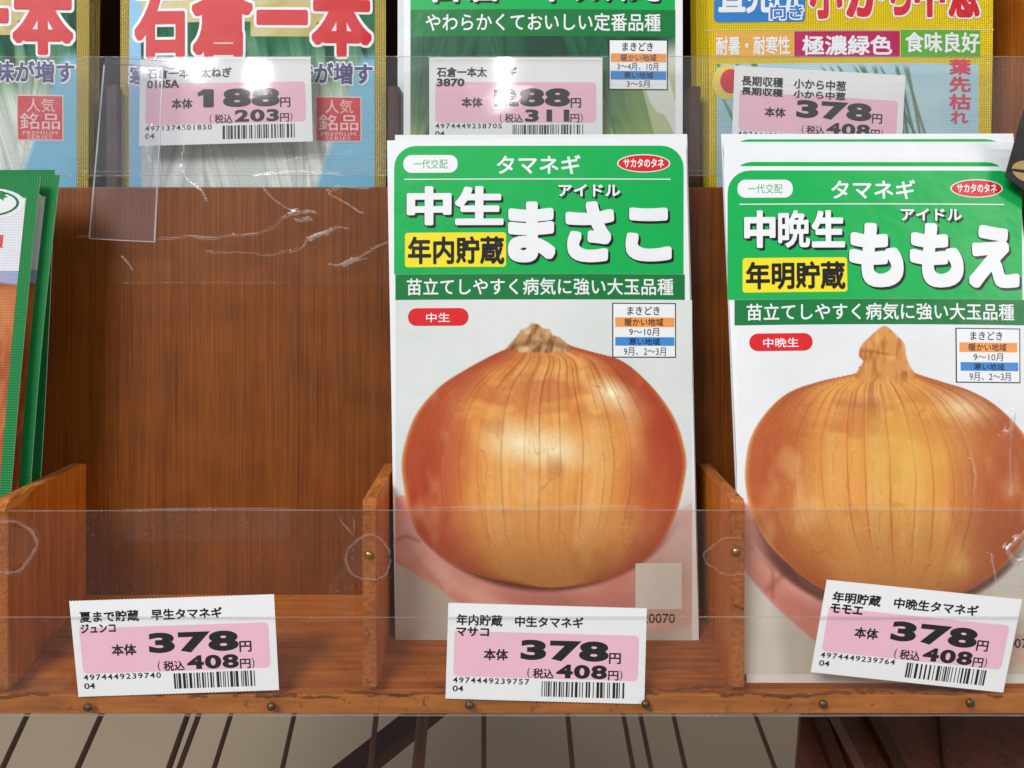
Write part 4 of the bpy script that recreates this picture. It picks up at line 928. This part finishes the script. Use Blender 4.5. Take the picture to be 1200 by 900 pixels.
def film_patch(name, x0, x1, y0, y1, w0, cre, mat, emat, parent, amp=.16, wd=1.9, nx=640, ny=220, slow=.5, seed=3, th=.12, cut=.70):
    X, Y = np.meshgrid(np.linspace(x0, x1, nx + 1), np.linspace(y0, y1, ny + 1)); H = np.zeros(X.shape); r = np.random.default_rng(seed)
    Xw = X + (fbm(X, Y, 24, 24, seed + 30, 3) - .5) * 9; Yw = Y + (fbm(X, Y, 22, 22, seed + 31, 3) - .5) * 9
    for pl in cre:
        d = np.full(X.shape, 1e9)
        for (ax, ay), (bx, by) in zip(pl[:-1], pl[1:]):
            ex, ey = bx - ax, by - ay; q = np.clip(((Xw - ax) * ex + (Yw - ay) * ey) / (ex * ex + ey * ey), 0, 1); d = np.minimum(d, np.hypot(Xw - ax - q * ex, Yw - ay - q * ey))
        H += amp * np.exp(-(d / wd) ** 2) * r.uniform(.7, 1.2)
    ridge = H.copy(); H += slow * (fbm(X, Y, 120, 90, seed) - .5) * 2
    H = np.clip(H, -1.0, 1.4)
    P = np.stack([(X - 600) * (D + w0) / F, (450 - Y) * (D + w0) / F, w0 - H], -1).reshape(-1, 3); n = len(P); P2 = P + np.array([0, 0, th])
    Fc = []; k = nx + 1
    i, j = np.meshgrid(np.arange(nx), np.arange(ny)); a = (j * k + i).ravel(); Q = np.stack([a, a + k, a + k + 1, a + 1], 1)
    Fc = Q.tolist(); rm = (ridge[:-1, :-1] > amp * cut).ravel() & (fbm(X, Y, 7, 7, seed + 77)[:-1, :-1].ravel() > -1)
    fm = np.where(rm, 2, 0).tolist()
    top = list(range(0, k)); bot = list(range(ny * k, ny * k + k)); lf = [jj * k for jj in range(ny + 1)]; rt = [jj * k + nx for jj in range(ny + 1)]
    m = n
    for strip in (top, bot, lf, rt):
        for p_, q_ in zip(strip[:-1], strip[1:]): Fc.append((p_, q_, n + q_, n + p_)); fm.append(1)
    return mesh_obj(name, np.concatenate([P, P2]), Fc, mat, parent, smooth=True, mats=[mat, emat, M_CREASE], fmat=fm)
film_patch('film', 48, 1180, 99, 332, 45.9, CRE, M_FILM, M_EDGEP, film)

tabS = Sheet([(122, 74, 43.2), (191, 77, 43.2), (181, 284, 42.2), (104, 280, 42.2)], None, 1.0)
tt = thing('clear_tab', 'clear acrylic tab hanging over the rear plastic strip, left of the 188 yen ticket', 'plastic tab', tuple(tabS.c[3]))
sheet_body('plate', tabS, M_TAB, tt, 6, 10, mats=[M_TAB, M_EDGEB])
for pl in ([(122, 76), (113, 180), (104.5, 279)], [(190.5, 79), (186, 180), (181, 283)], [(105, 279.5), (140, 281.5), (181, 283.5)]):
    a_ = np.array(pl); n_ = len(pl); V = [U(*(p_ + np.array([-.8, -.6])), 42.4 - 1.2) for p_ in a_] + [U(*(p_ + np.array([.8, .6])), 42.4 - 1.2) for p_ in a_]
    mesh_obj('painted_edge_gleam', V, [(i, i + 1, n_ + i + 1, n_ + i) for i in range(n_ - 1)], M_EDGEB, tt)  # added pale strips that paint the gleam of the tab's edges
sheet_body('hook', Sheet([(124, 66, 43.1), (204, 72, 43.1), (204, 80, 43.1), (122, 74, 43.1)], None, .9), M_TAB, tt, 6, 2, mats=[M_TAB, M_EDGEP])

# torn, strongly folded clear film at the right end of the near tray
FR = [[(1180, 485), (1183, 510), (1182, 540), (1185, 580)], [(1205, 618), (1185, 636), (1178, 645), (1186, 656), (1205, 652)], [(1188, 660), (1192, 690), (1190, 720), (1200, 745)], [(1138, 540), (1142, 560), (1136, 590)], [(1160, 650), (1166, 690)], [(1172, 510), (1182, 500), (1186, 486)]]
flap = thing('film_flap', 'crumpled clear film flap catching bright light at the right edge in front of the onion', 'plastic film', tuple(U(1180, 720, -3.5)))
film_patch('film', 1128, 1290, 470, 690, -3.6, FR, M_FILM, M_EDGEP, flap, 1.3, 4.0, 110, 160, 1.0, 12)
for o in bpy.data.objects:
    if '_b' in o: del o['_b']
